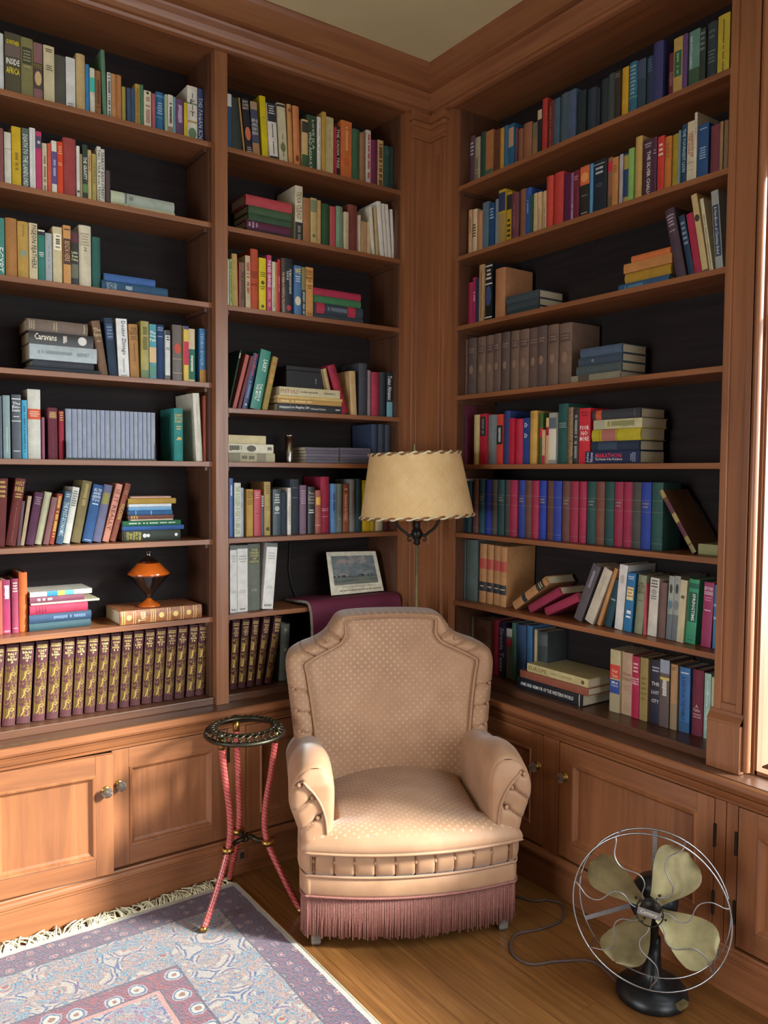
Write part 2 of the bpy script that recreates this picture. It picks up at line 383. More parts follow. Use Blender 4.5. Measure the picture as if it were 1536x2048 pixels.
# panelled end pilaster beside the window
def end_pilaster():
    y0, y1 = BAYB, -1.655
    o = struct(MB().box(FACE, D+.03, y1, y0, SILL-.03, 3.2875).build('trim_6', 'wood_z'))
    f = FACE
    for a, b, z0, z1 in ((y0-.026, y0-.001, .88, 3.28), (y1+.001, y1+.022, .88, 3.28)):
        MB().box(f-.008, f+.002, a, b, z0, z1).build('panel_stile', 'wood_z', o, bevel=.002)
    MB().box(f-.008, f+.002, y1+.022, y0-.026, .88, .905).build('panel_rail', 'wood_y', o, bevel=.002)
    MB().box(f-.008, f+.002, y1+.022, y0-.026, 3.2, 3.28).build('panel_rail', 'wood_y', o, bevel=.002)
    MB().box(f-.026, f+.002, y1-.006, y0+.010, LEDGE+.0005, .845).build('plinth', 'wood_z', o, bevel=.003)
    MB().grid([[(f-d, y0+.010, z), (f-d, y1-.006, z)] for d, z in ((.026, .845), (.026, .852), (.020, .858), (.012, .868), (.009, .88), (0, .88), (0, .845), (.026, .845))]).build('plinth_moulding', 'wood_y', o)
    pr = [(f+.002-.016*math.cos(a), y1-.014+.013*math.sin(a)) for a in [R(k) for k in range(-90, 91, 15)]]
    MB().grid([[(x_, y_, .70), (x_, y_, 3.28)] for x_, y_ in pr]).build('edge_bead', 'wood_z', o, smooth=True)
    MB().box(f+.02, XW+.04, WY0+.001, y1-.001, LEDGE+.001, 3.2875).build('window_reveal', 'wood_z', o)
    MB().box(f+.012, XW+.02, WY1, y1-.029, WZ1-.02, 3.2875).build('window_header', 'wood_y', o)
end_pilaster()
# ledge boards (worktops) with moulded noses
nose = [(-.02, LEDGE-.03), (.095, LEDGE-.046), (.098, LEDGE-.038), (.108, LEDGE-.033), (.112, LEDGE-.024), (.112, LEDGE-.008), (.106, LEDGE-.003), (-.02, LEDGE-.003)]
topb = [(-.02, LEDGE-.0028), (.104, LEDGE-.0028), (.101, LEDGE), (-.02, LEDGE)]
for wl_, a0_, lab in (('A', XL2, 'ledge board under the left-wall bookcases, dark reflection painted into its top'), ('B', -3.9, 'ledge board under the window-wall bookcase, dark reflection painted into its top')):
    t = thing('ledge_board', lab, 'ledge'); ax_ = 'x' if wl_ == 'A' else 'y'
    o = sweep(topb, wl_, a0_, None).build('top_surface', 'dark_wood_'+ax_, t); smooth_by_angle(o)  # same wood as the nose, coloured darker to imitate a dark reflection
    o = sweep(nose, wl_, a0_, None).build('moulded_nose', 'wood_'+ax_, t); smooth_by_angle(o)
mould = [(.07, LEDGE-.082), (.088, LEDGE-.082), (.090, LEDGE-.072), (.096, LEDGE-.066), (.100, LEDGE-.056), (.103, LEDGE-.0465), (.07, LEDGE-.0465)]
smooth_by_angle(struct(sweep(mould, 'A', XL2, None).build('trim_7', 'wood_x'))); smooth_by_angle(struct(sweep(mould, 'B', -3.9, None).build('trim_8', 'wood_y')))
skirt = [(.06, 0), (.100, 0), (.100, .108), (.1035, .112), (.1035, .120), (.110, .126), (.110, .136), (.104, .143), (.096, .147), (.094, .152), (.06, .152)]
smooth_by_angle(struct(sweep(skirt, 'A', XL2, None).build('baseboard_left', 'wood_x'))); smooth_by_angle(struct(sweep(skirt, 'B', -3.9, None).build('baseboard_right', 'wood_y')))
# base cabinets
CF_ = .088                                     # face of cabinet frame
def knob(parent, p, out, dark=False):
    q = out.to_track_quat('Z', 'Y').to_matrix().to_4x4(); q.translation = p
    k = MB().lathe([(.004, -.003), (.017, -.003), (.017, 0), (.013, .003), (.007, .005), (.006, .012), (.009, .014)], n=16).xf(q).build('knob', 'brass', parent, smooth=True)
    MB().lathe([(.008, .013), (.015, .017), (.019, .024), (.018, .031), (.011, .037), (.003, .0385)], n=12).xf(q).build('knob_glass', 'knob_glass', k)
def cabinet(label, wall, a0, a1, doors, hinges=()):
    """doors: (start, end, knob end 0/1/None, ajar degrees); a in px-free metres along wall"""
    t = thing('base_cabinet', label, 'cabinet', group='panelled base cabinets')
    def tr(u, d, z): return (u, -d, z) if wall == 'A' else (-d, u, z)
    def bx(u0, u1, d0, d1, z0, z1):
        p, q = tr(u0, d0, z0), tr(u1, d1, z1)
        return MB().box(min(p[0], q[0]), max(p[0], q[0]), min(p[1], q[1]), max(p[1], q[1]), z0, z1)
    h = 'x' if wall == 'A' else 'y'
    lo, hi = min(a0, a1), max(a0, a1); Z0, Z1, ZT = .160, .605, LEDGE-.083
    bx(lo, hi, -.15, .062, .05, LEDGE-.05).build('body', 'dark_wood_'+h, t)
    bx(lo, hi, .062, CF_, Z1+.002, ZT).build('top_rail', 'wood_'+h, t)
    edges = sorted([e for d_ in doors for e in d_[:2]])
    gaps = [(lo, edges[0])]+[(edges[i], edges[i+1]) for i in range(1, len(edges)-1, 2)]+[(edges[-1], hi)]
    for g0, g1 in gaps:
        if g1-g0 > .008: bx(g0+.0015, g1-.0015, .062, CF_, .1525, Z1+.0015).build('stile', 'wood_z', t)
    for (d0, d1, kn, ajar) in doors:
        piv = Vector(tr(d0, CF_, 0)) if kn == 1 else Vector(tr(d1, CF_, 0))
        dr = bpy.data.objects.new('door', None); C.objects.link(dr); dr.parent = t; dr.location = piv; dr.empty_display_size = .05
        M = Matrix.Translation(-piv); sw = .062
        u0, u1 = d0+.0015, d1-.0015; f0, f1 = .064, CF_+.001
        bx(u0, u0+sw, f0, f1, Z0, Z1).xf(M).build('door_stile', 'wood_z', dr, bevel=.0012); bx(u1-sw, u1, f0, f1, Z0, Z1).xf(M).build('door_stile', 'wood_z', dr, bevel=.0012)
        bx(u0+sw+.0003, u1-sw-.0003, f0, f1, Z1-.068, Z1).xf(M).build('door_rail', 'wood_'+h, dr, bevel=.0012); bx(u0+sw+.0003, u1-sw-.0003, f0, f1, Z0, Z0+.068).xf(M).build('door_rail', 'wood_'+h, dr, bevel=.0012)
        i0, i1, k0, k1 = u0+sw, u1-sw, Z0+.068, Z1-.068
        pm = []
        for q_, d_ in ((-.001, f1-.001), (.004, f1+.004), (.010, f1+.003), (.016, f1-.006), (.024, f1-.012)):
            pm.append([tr(i0+q_, d_, k0+q_), tr(i1-q_, d_, k0+q_), tr(i1-q_, d_, k1-q_), tr(i0+q_, d_, k1-q_)])
        MB().grid(pm, False, True).xf(M).build('panel_moulding', 'wood_z', dr)
        bx(i0+.02, i1-.02, f0+.002, f1-.012, k0+.02, k1-.02).xf(M).build('door_panel', 'wood_z', dr)
        if kn is not None:
            u = u1-.026 if kn == 1 else u0+.026
            knob(dr, Vector(tr(u, f1, .475))-piv, Vector((0, -1, 0)) if wall == 'A' else Vector((-1, 0, 0)))
        if ajar: dr.rotation_euler = (0, 0, R(ajar))
    for u, z in hinges:
        p = Vector(tr(u, CF_+.004, z)); MB().tube([p, p+Vector((0, 0, .075))], .0045, 8).build('hinge', 'hinge_metal', t)
    return t
dA = lambda px: line_at(px, Vector((0, -CF_, .4)), Vector((1, 0, 0))).x
dB = lambda px: line_at(px, Vector((-CF_, 0, .4)), Vector((0, 1, 0))).y
e0, e1, e2, e3 = dA(222.5), dA(223.5), dA(455), dA(492)
cabinet('panelled base cabinet at left with its sunlit door ajar', 'A', XL2, (e2+e3)/2, [(e0-.46, e0, 1, -4.5), (e1, e2, 0, 0)], hinges=((e2+.004, .24), (e2+.004, .47)))
cabinet('panelled base cabinet behind the red-legged stand and armchair', 'A', (e2+e3)/2, -.112, [(e3, e3+.44, 1, 0), (e3+.442, e3+.80, None, 0)])
f0, f1, f2, f3 = dB(1085), dB(1118), dB(1427), dB(1474)
cabinet('panelled base cabinet behind the electric fan', 'B', -.112, (f2+f3)/2, [(f2, f1, 1, 0), (f0, f0+.44, 0, 0)], hinges=((f2-.004, .23), (f2-.004, .45)))
cabinet('panelled base cabinet under the window', 'B', (f2+f3)/2, -3.9, [(f3-.46, f3, None, 0), (f3-.95, f3-.49, None, 0)], hinges=((f3+.004, .23), (f3+.004, .45)))
# wall outlet on the baseboard
p = PA(476, 1712, -.1); t = thing('wall_outlet', 'brown electrical outlet plate on the baseboard behind the stand', 'outlet', (p.x, -.1005, p.z))
MB().box(-.035, .035, -.004, 0, -.026, .026).build('plate', 'outlet', t, bevel=.002)
for e in (-.016, .016): MB().box(e-.009, e+.009, -.0055, -.004, -.012, .012).build('socket', 'rubber', t)
# ================================================================ books
import colorsys
def cword(h):
    r_, g_, b_ = (int(h[i:i+2], 16)/255 for i in (0, 2, 4)); hh, s, v_ = colorsys.rgb_to_hsv(r_, g_, b_); hh *= 360
    if v_ < .2: return 'black'
    if s < .13: return 'white' if v_ > .82 else 'pale grey' if v_ > .6 else 'grey' if v_ > .38 else 'charcoal'
    if 18 <= hh < 70 and s < .35: return 'cream' if v_ > .78 else 'grey-beige' if v_ > .5 else 'dull brown'
    if hh < 14 or hh >= 345: w_ = 'red' if s > .55 else 'rose-brown' if v_ < .6 else 'pink'; return ('dark ' if v_ < .42 else '')+w_
    if hh < 30: return 'rust orange' if s > .62 and v_ > .6 else 'tan' if v_ > .62 else 'brown'
    if hh < 44: return 'golden tan' if v_ > .6 else 'brown'
    if hh < 66: return 'yellow' if s > .5 and v_ > .6 else 'olive'
    if hh < 160: return ('dark ' if v_ < .4 else 'light ' if v_ > .7 else '')+'green'
    if hh < 195: return ('dark ' if v_ < .4 else '')+'teal'
    if hh < 255: return ('navy' if v_ < .42 else 'pale blue' if s < .35 and v_ > .6 else 'slate blue' if s < .4 else 'blue')
    if hh < 300: return 'purple'
    return 'magenta' if s > .5 and v_ > .5 else 'plum'
ORD = 'first second third fourth fifth sixth seventh eighth ninth tenth eleventh twelfth thirteenth fourteenth fifteenth sixteenth seventeenth eighteenth nineteenth twentieth'.split()
def ordinal(i):
    if i < 20: return ORD[i]
    tens = {2: 'twenty', 3: 'thirty', 4: 'forty'}[(i+1)//10]; u = (i+1) % 10
    return tens+'-'+ORD[u-1] if u else {30: 'thirtieth', 40: 'fortieth'}[i+1]
ROWN = ['top', 'second', 'third', 'fourth', 'fifth', 'sixth', 'seventh', 'bottom']
BAYN = {'A1': 'left bay', 'A2': 'middle bay', 'B': 'window-wall bay'}
TEXTS = []          # (string, builder callback) resolved in one pass at the end
def text_job(s, fn): TEXTS.append((s, fn))
GOLD = 'd8b765'
def decorate(root, w_, h, sag, decor, rnd):
    def yy(x): return sag*(2*x/w_)**2-.0007
    def strip(x0, x1, z0, z1, mb, dy=0):
        n = 4; mb.grid([[(x0+(x1-x0)*i/n, yy(x0+(x1-x0)*i/n)-dy, z) for i in range(n+1)] for z in (z0, z1)])
    for dcr in decor:
        k = dcr[0]
        if k == 'B' or k == 'L':
            _, v0, v1, c = dcr[:4]; e = w_*(.496 if k == 'B' else .40); mb = MB(); strip(-e, e, h*(1-v1), h*(1-v0), mb)
            mb.build('spine_band' if k == 'B' else 'title_label', 'print', root, color=hx(c))
        elif k == 'D':
            _, v0, v1, c, n = dcr[:5]; mb = MB(); hh = h*(v1-v0)/n
            for i in range(n):
                zt = h*(1-v0)-hh*i; lw = w_*rnd.uniform(.25, .38); x = -lw
                while x < lw:
                    xe = min(x+rnd.uniform(.05, .14)*w_, lw); strip(x, xe, zt-hh*.62, zt-hh*.12, mb, .0003); x = xe+.03*w_
            mb.build('lettering', 'print', root, color=hx(c))
        elif k == 'V':
            _, v0, v1, c = dcr[:4]; mb = MB(); z = h*(1-v0); xw = w_*(dcr[4] if len(dcr) > 4 else .2)
            while z > h*(1-v1):
                ze = max(z-rnd.uniform(.5, .9)*min(w_*.35, .008), h*(1-v1)); a = rnd.uniform(.6, 1)
                if rnd.random() > .14: strip(-xw*a, xw, ze, z, mb, .0003)
                z = ze-.0011
            mb.build('lettering', 'print', root, color=hx(c))
        elif k == 'O':
            _, v, c, rr = dcr[:4]; mb = MB(); q = w_*rr; el = dcr[4] if len(dcr) > 4 else 1
            mb.poly([(q*math.cos(a), yy(q*math.cos(a))-.0004, h*(1-v)+q*el*math.sin(a)) for a in [2*math.pi*i/14 for i in range(14)]])
            mb.build('spine_emblem', 'print', root, color=hx(c))
        elif k == 'T':
            _, s, v0, v1, c = dcr[:5]; fx = dcr[5] if len(dcr) > 5 else 0; fw = dcr[6] if len(dcr) > 6 else .34
            def fn(vs, fs, v0=v0, v1=v1, c=c, fx=fx, fw=fw, root=root, w_=w_, h=h, yy=yy):
                L = h*(v1-v0); zt = h*(1-v0)
                P = [((b-.5)*2*w_*fw+fx*w_, zt-a*L) for a, b in vs]
                mb = MB(); mb.v = [(x, yy(x)-.0004, z) for x, z in P]; mb.f = fs; mb.build('lettering', 'print', root, color=hx(c))
            text_job(s, fn)
        elif k == 'H':
            _, s, v0, v1, c = dcr[:5]; ls = s.split('|'); fw = dcr[5] if len(dcr) > 5 else .42
            for i, l_ in enumerate(ls):
                if not l_: continue
                def fn(vs, fs, i=i, n=len(ls), v0=v0, v1=v1, c=c, fw=fw, root=root, w_=w_, h=h, yy=yy, l_=l_):
                    hh = h*(v1-v0)/n; zt = h*(1-v0)-hh*i; e = min(w_*fw, .5*hh*.85*max(1, len(l_))*.9)
                    mb = MB(); mb.v = [((a-.5)*2*e, yy((a-.5)*2*e)-.0004, zt-hh*.9+b*hh*.8) for a, b in vs]; mb.f = fs; mb.build('lettering', 'print', root, color=hx(c))
                text_job(l_, fn)
WALLROT = {'A': 0.0, 'B': -math.pi/2}
def make_book(name, label, cat, group, M, w_, h, dep, col, decor=(), kind='cloth', seed=0, covermat=None, pagecol=None):
    """local frame: spine at y=0 facing -y, x across the spine, z up the spine"""
    rnd = random.Random(seed)
    root = thing(name, label, cat, group=group); root.matrix_world = M
    w_ = max(w_, .004); hard = kind != 'paper'; tk = min(.0028 if hard else .0008, w_*.22); sag = (min(.006, w_*.16) if kind == 'cloth' else min(.0015, w_*.06))
    prof = [(-w_/2, dep)]+[(x*w_/2, sag*x*x) for x in (-1, -.6, -.2, .2, .6, 1)]+[(w_/2, dep), (w_/2-tk, dep), (w_/2-tk, sag+tk*1.5), (-w_/2+tk, sag+tk*1.5), (-w_/2+tk, dep)]
    mb = MB(); n = len(prof); mb.v = [(x, y, 0) for x, y in prof]+[(x, y, h) for x, y in prof]
    mb.f = [(i, (i+1) % n, n+(i+1) % n, n+i) for i in range(n)]
    for q, rev in ((0, True), (n, False)):      # cap quads: spine, boards
        quads = [(0, 1, 10, 11), (6, 7, 8, 9)]
        mb.f += [tuple(q+i for i in (c if not rev else c[::-1])) for c in quads]
        pl = (1, 2, 3, 4, 5, 6, 9, 10); mb.f.append(tuple(q+i for i in (pl if not rev else pl[::-1])))
    mb.build('cover' if kind != 'jacket' else 'dust_jacket', covermat or ('book_cloth' if kind == 'cloth' else 'book_jacket'), root, color=hx(col))
    ins = .0035 if hard else .0004; fe = .004 if hard else .0006
    MB().box(-w_/2+tk*.99, w_/2-tk*.99, sag+tk*1.4, dep-fe, ins, h-ins).build('page_block', 'paper', root)
    decorate(root, w_, h, sag, decor, rnd)
    return root
BOUND = {'A1': (XL+.0135, XA0-.0145), 'A2': (XA1+.0140, XC-.0145), 'B': (-YC+.0140, -BAYB-.0145)}
def shelf_row(bay, ri, z, back, items, group, dep=.145, name=None, phrase=None, start=0):
    wall = bay[0]; rows = []
    p0 = Vector((0, back, z)) if wall == 'A' else Vector((back, 0, z)); dv = Vector((1, 0, 0)) if wall == 'A' else Vector((0, -1, 0))
    for i, it in enumerate(items):
        xl, xr, yt, col = it[:4]; lean = it[4] if len(it) > 4 else 0; decor = list(it[5:]); opt = {}
        for d_ in list(decor):
            if isinstance(d_, dict): opt = d_; decor.remove(d_)
        a = line_at(xl, p0, dv); b = line_at(xr, p0, dv); lo, hi = BOUND[bay]; ta, tb = a.dot(dv), b.dot(dv)
        if not lean:
            if ta < lo: a = a+dv*(lo-ta)
            if tb > hi: b = b+dv*(hi-tb)
            if (b-a).dot(dv) < .006: a, b = (a, a+dv*.006) if ta < lo else (b-dv*.006, b)
        c = (a+b)/2; wid = (b-a).length-.0008
        ang = 0
        top = line_at_y(yt, c, Vector((0, 0, 1))); h = top.z-z
        if lean:
            k = ppm(c); cosf = abs((dv-fwd*dv.dot(fwd)).dot(rgt)); dx = lean/k/cosf; tp = line_at_y(yt, c+dv*dx, Vector((0, 0, 1)))
            hh = tp.z-z; ang = math.atan2(dx, hh); h = math.hypot(dx, hh); wid *= math.cos(ang)
        if 'h' in opt: h = opt['h']
        if 'ang' in opt: ang = R(opt['ang'])
        if 'w' in opt: wid = opt['w']
        rnd = random.Random(bay+str(ri)+str(i))
        wpx = xr-xl; kind = opt.get('k') or ('paper' if wpx < 8 else 'jacket' if rnd.random() < .45 else 'cloth')
        nm = name or {'paper': 'paperback_book', 'jacket': 'jacketed_book', 'cloth': 'clothbound_book'}[kind]
        ph = phrase or {'paper': 'thin paperback', 'jacket': 'jacketed book', 'cloth': 'clothbound book'}[kind]
        M = Matrix.Translation(c+Vector((0, 0, .0009))) @ Matrix.Rotation(WALLROT[wall], 4, 'Z') @ Matrix.Rotation(ang, 4, 'Y')
        if ang:  # rest the lower corner on the board
            M = Matrix.Translation((0, 0, abs(math.sin(ang))*wid/2)) @ M
        dj = opt.get('sb', rnd.uniform(-.006, .006)); dd = opt.get('d', dep+rnd.uniform(-.012, .008))
        M = M @ Matrix.Translation((0, dj, 0))
        lab = f"{opt.get('c') or cword(col)} {ph}{' leaning' if abs(lean) > 7 else ''}, {ordinal(start+i)} standing from left in the {ROWN[ri]} row, {BAYN[bay]}"
        make_book(nm, lab, 'book', group, M, wid, h, min(dd, D-back-dj-.004), col, decor, kind, hash_(bay, ri, i), opt.get('m'))
def hash_(*a): return sum(ord(ch)*(j+7) for j, ch in enumerate(str(a)))
def stack(bay, ri, z, back, items, group, where='', dep=.15, z_off=0):
    """items from the bottom up: (xl, xr, thickness px, colour, *decor)"""
    wall = bay[0]; dv = Vector((1, 0, 0)) if wall == 'A' else Vector((0, -1, 0)); zc = z+z_off+.0009
    for i, it in enumerate(items):
        xl, xr, th, col = it[:4]; decor = list(it[4:]); opt = {}
        for d_ in list(decor):
            if isinstance(d_, dict): opt = d_; decor.remove(d_)
        bk = back+opt.get('sb', 0); p0 = Vector((0, bk, zc)) if wall == 'A' else Vector((bk, 0, zc))
        a = line_at(xl, p0, dv); b = line_at(xr, p0, dv); wid = th/ppm((a+b)/2)-.0006; lo, hi = BOUND[bay]
        if a.dot(dv) < lo: a = a+dv*(lo-a.dot(dv))
        if b.dot(dv) > hi: b = b+dv*(hi-b.dot(dv))
        L = (b-a).length
        M = Matrix.Translation(b+Vector((0, 0, wid/2+.0003))) @ Matrix.Rotation(WALLROT[wall], 4, 'Z') @ Matrix(((0, 0, -1, 0), (0, 1, 0, 0), (1, 0, 0, 0), (0, 0, 0, 1)))
        rnd = random.Random(bay+str(ri)+where+str(i)); kind = opt.get('k') or ('paper' if th < 7 else 'jacket' if rnd.random() < .4 else 'cloth')
        nm = opt.get('n') or {'paper': 'paperback_book', 'jacket': 'jacketed_book', 'cloth': 'clothbound_book'}[kind]
        ph = opt.get('ph') or {'paper': 'thin book', 'jacket': 'jacketed book', 'cloth': 'clothbound book'}[kind]
        pos = 'top' if i == len(items)-1 else 'bottom' if i == 0 else ordinal(i)+' from bottom'
        lab = opt.get('lab') or f"{cword(col)} {ph} lying {pos} of the {where}stack, {ROWN[ri]} row, {BAYN[bay]}"
        make_book(nm, lab, opt.get('cat', 'book'), group, M, wid, L, min(opt.get('d', dep), D-bk-.004), col, decor, kind, hash_(bay, ri, where, i), opt.get('m'))
        zc += wid+.0008
    return zc
K = dict
W, BK = 'f0ece0', '1c1a1c'
Z = [l+ST for l in LZ]; Zb = [l+ST for l in LZ2]
# ---- left bay
shelf_row('A1', 0, Z[0], .04, [
 (-9, 9, 66, 'dfe3e0'), (10, 42, 68, '55503c', 0, ('B', .2, .38, '6a5a50'), ('H', 'GUNTHER', .11, .2, 'e6cf2c'), ('H', 'INSIDE', .40, .52, 'f4f0ea'), ('H', 'AFRICA', .54, .67, 'e6cf2c'), K(k='jacket')),
 (42.5, 67, 77, '858052', 0, ('L', .16, .43, '3c3c28'), ('D', .2, .4, '97926e', 4), ('D', .45, .5, 'b0a878', 1), K(k='jacket')),
 (67.5, 86, 87, '8d6466', 0, ('B', .34, .78, '4a3a34'), ('O', .6, 'c8a878', .38, 2.2), ('B', .36, .44, 'b09a5c'), K(k='jacket', c='rose-brown portrait-spined')),
 (87.5, 109.5, 93, 'd8cba4', 0, ('D', .05, .12, '3a3228', 2), ('D', .33, .43, '4a4034', 3), K(k='jacket')),
 (110.5, 132, 111, '54524c'), (133, 152, 115, 'e2e2de', 0, ('D', .85, .93, '6c6a66', 2), K(k='jacket')), (153, 171, 109, 'c7aa74'), (172, 180, 128, '3a87c4'),
 (180.5, 190, 137, 'dcd6c2', 0, ('B', .2, .5, '38b7a4'), K(k='jacket')), (190.5, 203, 142, '946640', 0, ('V', .2, .8, '5a3a24')), (206, 214, 101, '5d8468', -3, K(k='cloth', d=.17)),
 (214.5, 222, 146, 'e6e2d6', 0, ('V', .03, .95, '2a2624', .3)), (222.5, 232, 149, 'c08a58'), (232.5, 244, 150, 'c17f48'), (245, 253, 173, 'a7974a'), (254, 262, 177, '3c506c'), (262.5, 270, 178, '38506e'),
 (271, 281, 168, 'bd9a48', 0, ('V', .1, .9, '8a6a30')), (281.5, 288, 169, '4c7c60'), (289, 304, 181, 'e4dcc0', 0, ('V', .15, .9, 'a87868', .3), ('O', .06, '3a3a30', .2), K(k='jacket')), (304.5, 311, 188, 'b0606a'),
 (313, 329, 184, '2f6c9c', 0, ('B', 0.08, .12, '5c94bc'), ('D', .25, .55, 'a8c4d4', 5), ('B', .6, .62, '5c94bc'), K(k='cloth')), (329.5, 335, 190, 'a7bda0'), (335.5, 346, 191, 'e6deca', 0, ('V', .2, .7, '3a322c', .25), ('B', .78, 1, '8a765c'), K(k='jacket')),
 (346.5, 352, 194, '6ea4b4'), (352.5, 367, 200, '6a466c', 0, ('V', .15, .6, 'b49ab4', .3)), (368, 375, 206, 'd8bc2c'), (376, 396, 172, 'e6e0d0', 0, ('H', 'I|P|I|T', .12, .55, '3a3430', .3), ('B', .3, .33, '6c8a5c'), ('B', .62, .66, 'b09458'), ('O', .85, '5c7c58', .4, 1.4), K(k='jacket')),
 (396.5, 413, 177, '3c4c78', 0, ('T', 'THE PAGAN KING', .16, .98, 'c8ccd4'), K(k='cloth'))], 'books of the top row, left bay')
shelf_row('A1', 1, Z[1], .04, [
 (-7, 8, 257, '8a5250'), (10, 24, 264, 'e4dfce', 0, ('B', .3, .31, '8a8578'), K(k='jacket')), (25, 44, 253, 'd8b320', 0, ('V', .42, .7, '8a6c18', .16), K(k='jacket')), (45, 59, 257, '5b6a62', 0, ('T', 'DEATH TO THE LANDLORDS', .1, .97, 'd6dcd2'), K(k='jacket')),
 (60, 72, 257, 'ece9e6', 0, ('V', .03, .97, 'c8c4c0', .1)), (72.5, 84, 264, 'c8386a', 0, ('B', .08, .28, '4a4258'), ('O', .18, 'b8b4c0', .3), K(k='jacket')), (85, 95, 287, 'dccbaa', 0, ('V', .25, .95, '8a5c44', .22)), (95.5, 103, 288, 'd65a44'),
 (103.5, 114, 283, 'e6e0d0', 0, ('B', .2, .8, '58487e'), ('V', .35, .65, 'b0a8c8', .25), K(k='jacket')), (115, 127, 284, 'e2481e', 0, ('D', .08, .24, 'f0b890', 4), ('D', .38, .45, 'f0b890', 2), K(k='jacket')), (127.5, 153, 277, 'a34240', 0, K(k='cloth')),
 (153.5, 160, 293, 'e2ded0', 0, ('O', .85, '3a3a36', .4)), (160.5, 165, 309, 'a8906c'), (165.5, 176, 290, '2e4236', 0, ('T', 'THE GRAVITY', .22, .62, 'e0e4d8'), ('B', .7, .85, '5c8248'), K(k='jacket')), (176.5, 184, 300, 'd8b984', 0, ('V', .1, .4, 'b0582c')),
 (185, 194, 308, 'b0a054', 0, ('V', .2, .6, '8a7838', .3)), (194.5, 202, 294, 'e8e3d4', 0, ('T', 'TALL TALK from TEXAS', .05, .95, '34302c')), (202.5, 211, 298, 'e4e0d2', 0, ('T', 'TEAR UP EASY STREET', .05, .9, '4a4844')), (212, 221, 342, '54403e')], 'books of the second row, left bay')
stack('A1', 1, Z[1], .035, [(222, 350, 10, 'c2bd9c', ('V', .08, .3, '8a8870')), (222, 349, 21, 'aab3a6', ('B', .22, .24, '50564e'), ('V', .28, .34, '70766a'), ('B', .0, .2, 'b8bd9e'))], 'books of the second row, left bay')
shelf_row('A1', 2, Z[2], .04, [
 (-8, 11, 435, '3f9384', 0, ('T', 'EGYPT', .5, .92, 'e6e8dc'), K(k='jacket')), (12, 35, 437, 'b97f44', 0, K(k='cloth')), (36, 58, 444, 'c9a04e', 0, ('O', .55, '8a9478', .34), ('V', .05, .3, '9a7a38', .1), K(k='cloth')), (59, 76, 447, 'e2cfa4', 0, ('T', 'PIGEON FEATHERS', .03, .78, '453a2e', .08, .3), K(k='jacket')),
 (77, 91, 460, '1f7a68', 0, ('B', .0, .03, 'dcdcd0'), ('B', .03, .1, '22221e'), ('D', .42, .52, 'e8ece0', 3), K(k='jacket')), (92, 106, 466, 'b4b8bc', 0, ('V', .25, .7, '8c9096', .1), K(k='jacket')), (107, 126, 454, 'd6c79a', 0, ('L', .12, .4, 'efe6c8'), ('V', .15, .37, '6c604a', .25), K(k='jacket')),
 (127, 142, 452, 'd99c58', 0, ('B', .22, .65, '4c3226'), ('D', .05, .1, '5a3a24', 1), ('T', 'BEGIN HERE', .26, .6, 'd8a468'), K(k='jacket')), (143, 158, 461, '2c2a26', 0, ('B', .04, .22, '5c2a30'), ('H', 'Letter|from|Peking', .36, .56, 'e0dca8'), ('B', .6, .85, '6a6c58'), K(k='jacket')),
 (159.5, 184, 451, 'e0d5b8', 0, ('D', .12, .34, 'a89878', 5), ('H', '2', .34, .42, '3a3428', .12), K(k='cloth')), (186, 203, 474, '286058', 0, K(k='cloth'))], 'books of the third row, left bay')
stack('A1', 2, Z[2], .035, [(204, 336, 20, '2f5878', ('H', 'AND|CAT|BIRD', .06, .22, 'a8b4bc', .4), ('V', .35, .45, 'a8b4bc', .2), K(k='cloth')), (209, 311, 14, '3d66a4', K(k='cloth'))], 'books of the third row, left bay')
stack('A1', 3, Z[3], .03, [(55, 200, 9, '2c333c', K(k='cloth')), (66, 188, 13, '3c3f47', K(k='cloth')), (59, 194, 30, 'b4bec0', ('V', .12, .62, '8a9498', .12), ('T', 'REPORT', .70, .88, '7c868a', 0, .14), K(k='jacket')),
 (58, 187, 25, '2b2526', ('T', 'Caravans', .08, .42, 'e8dfc8', .1, .26), ('V', .52, .58, 'd0c8bc', .3), ('O', .82, 'd8d4cc', .35), K(k='jacket')), (54, 176, 24, '7c6a5e', ('D', .03, .13, 'c0ac88', 3), ('D', .42, .5, 'b8a888', 2), ('D', .92, .97, 'b8a888', 1), K(k='cloth'))], 'books of the fourth row, left bay')
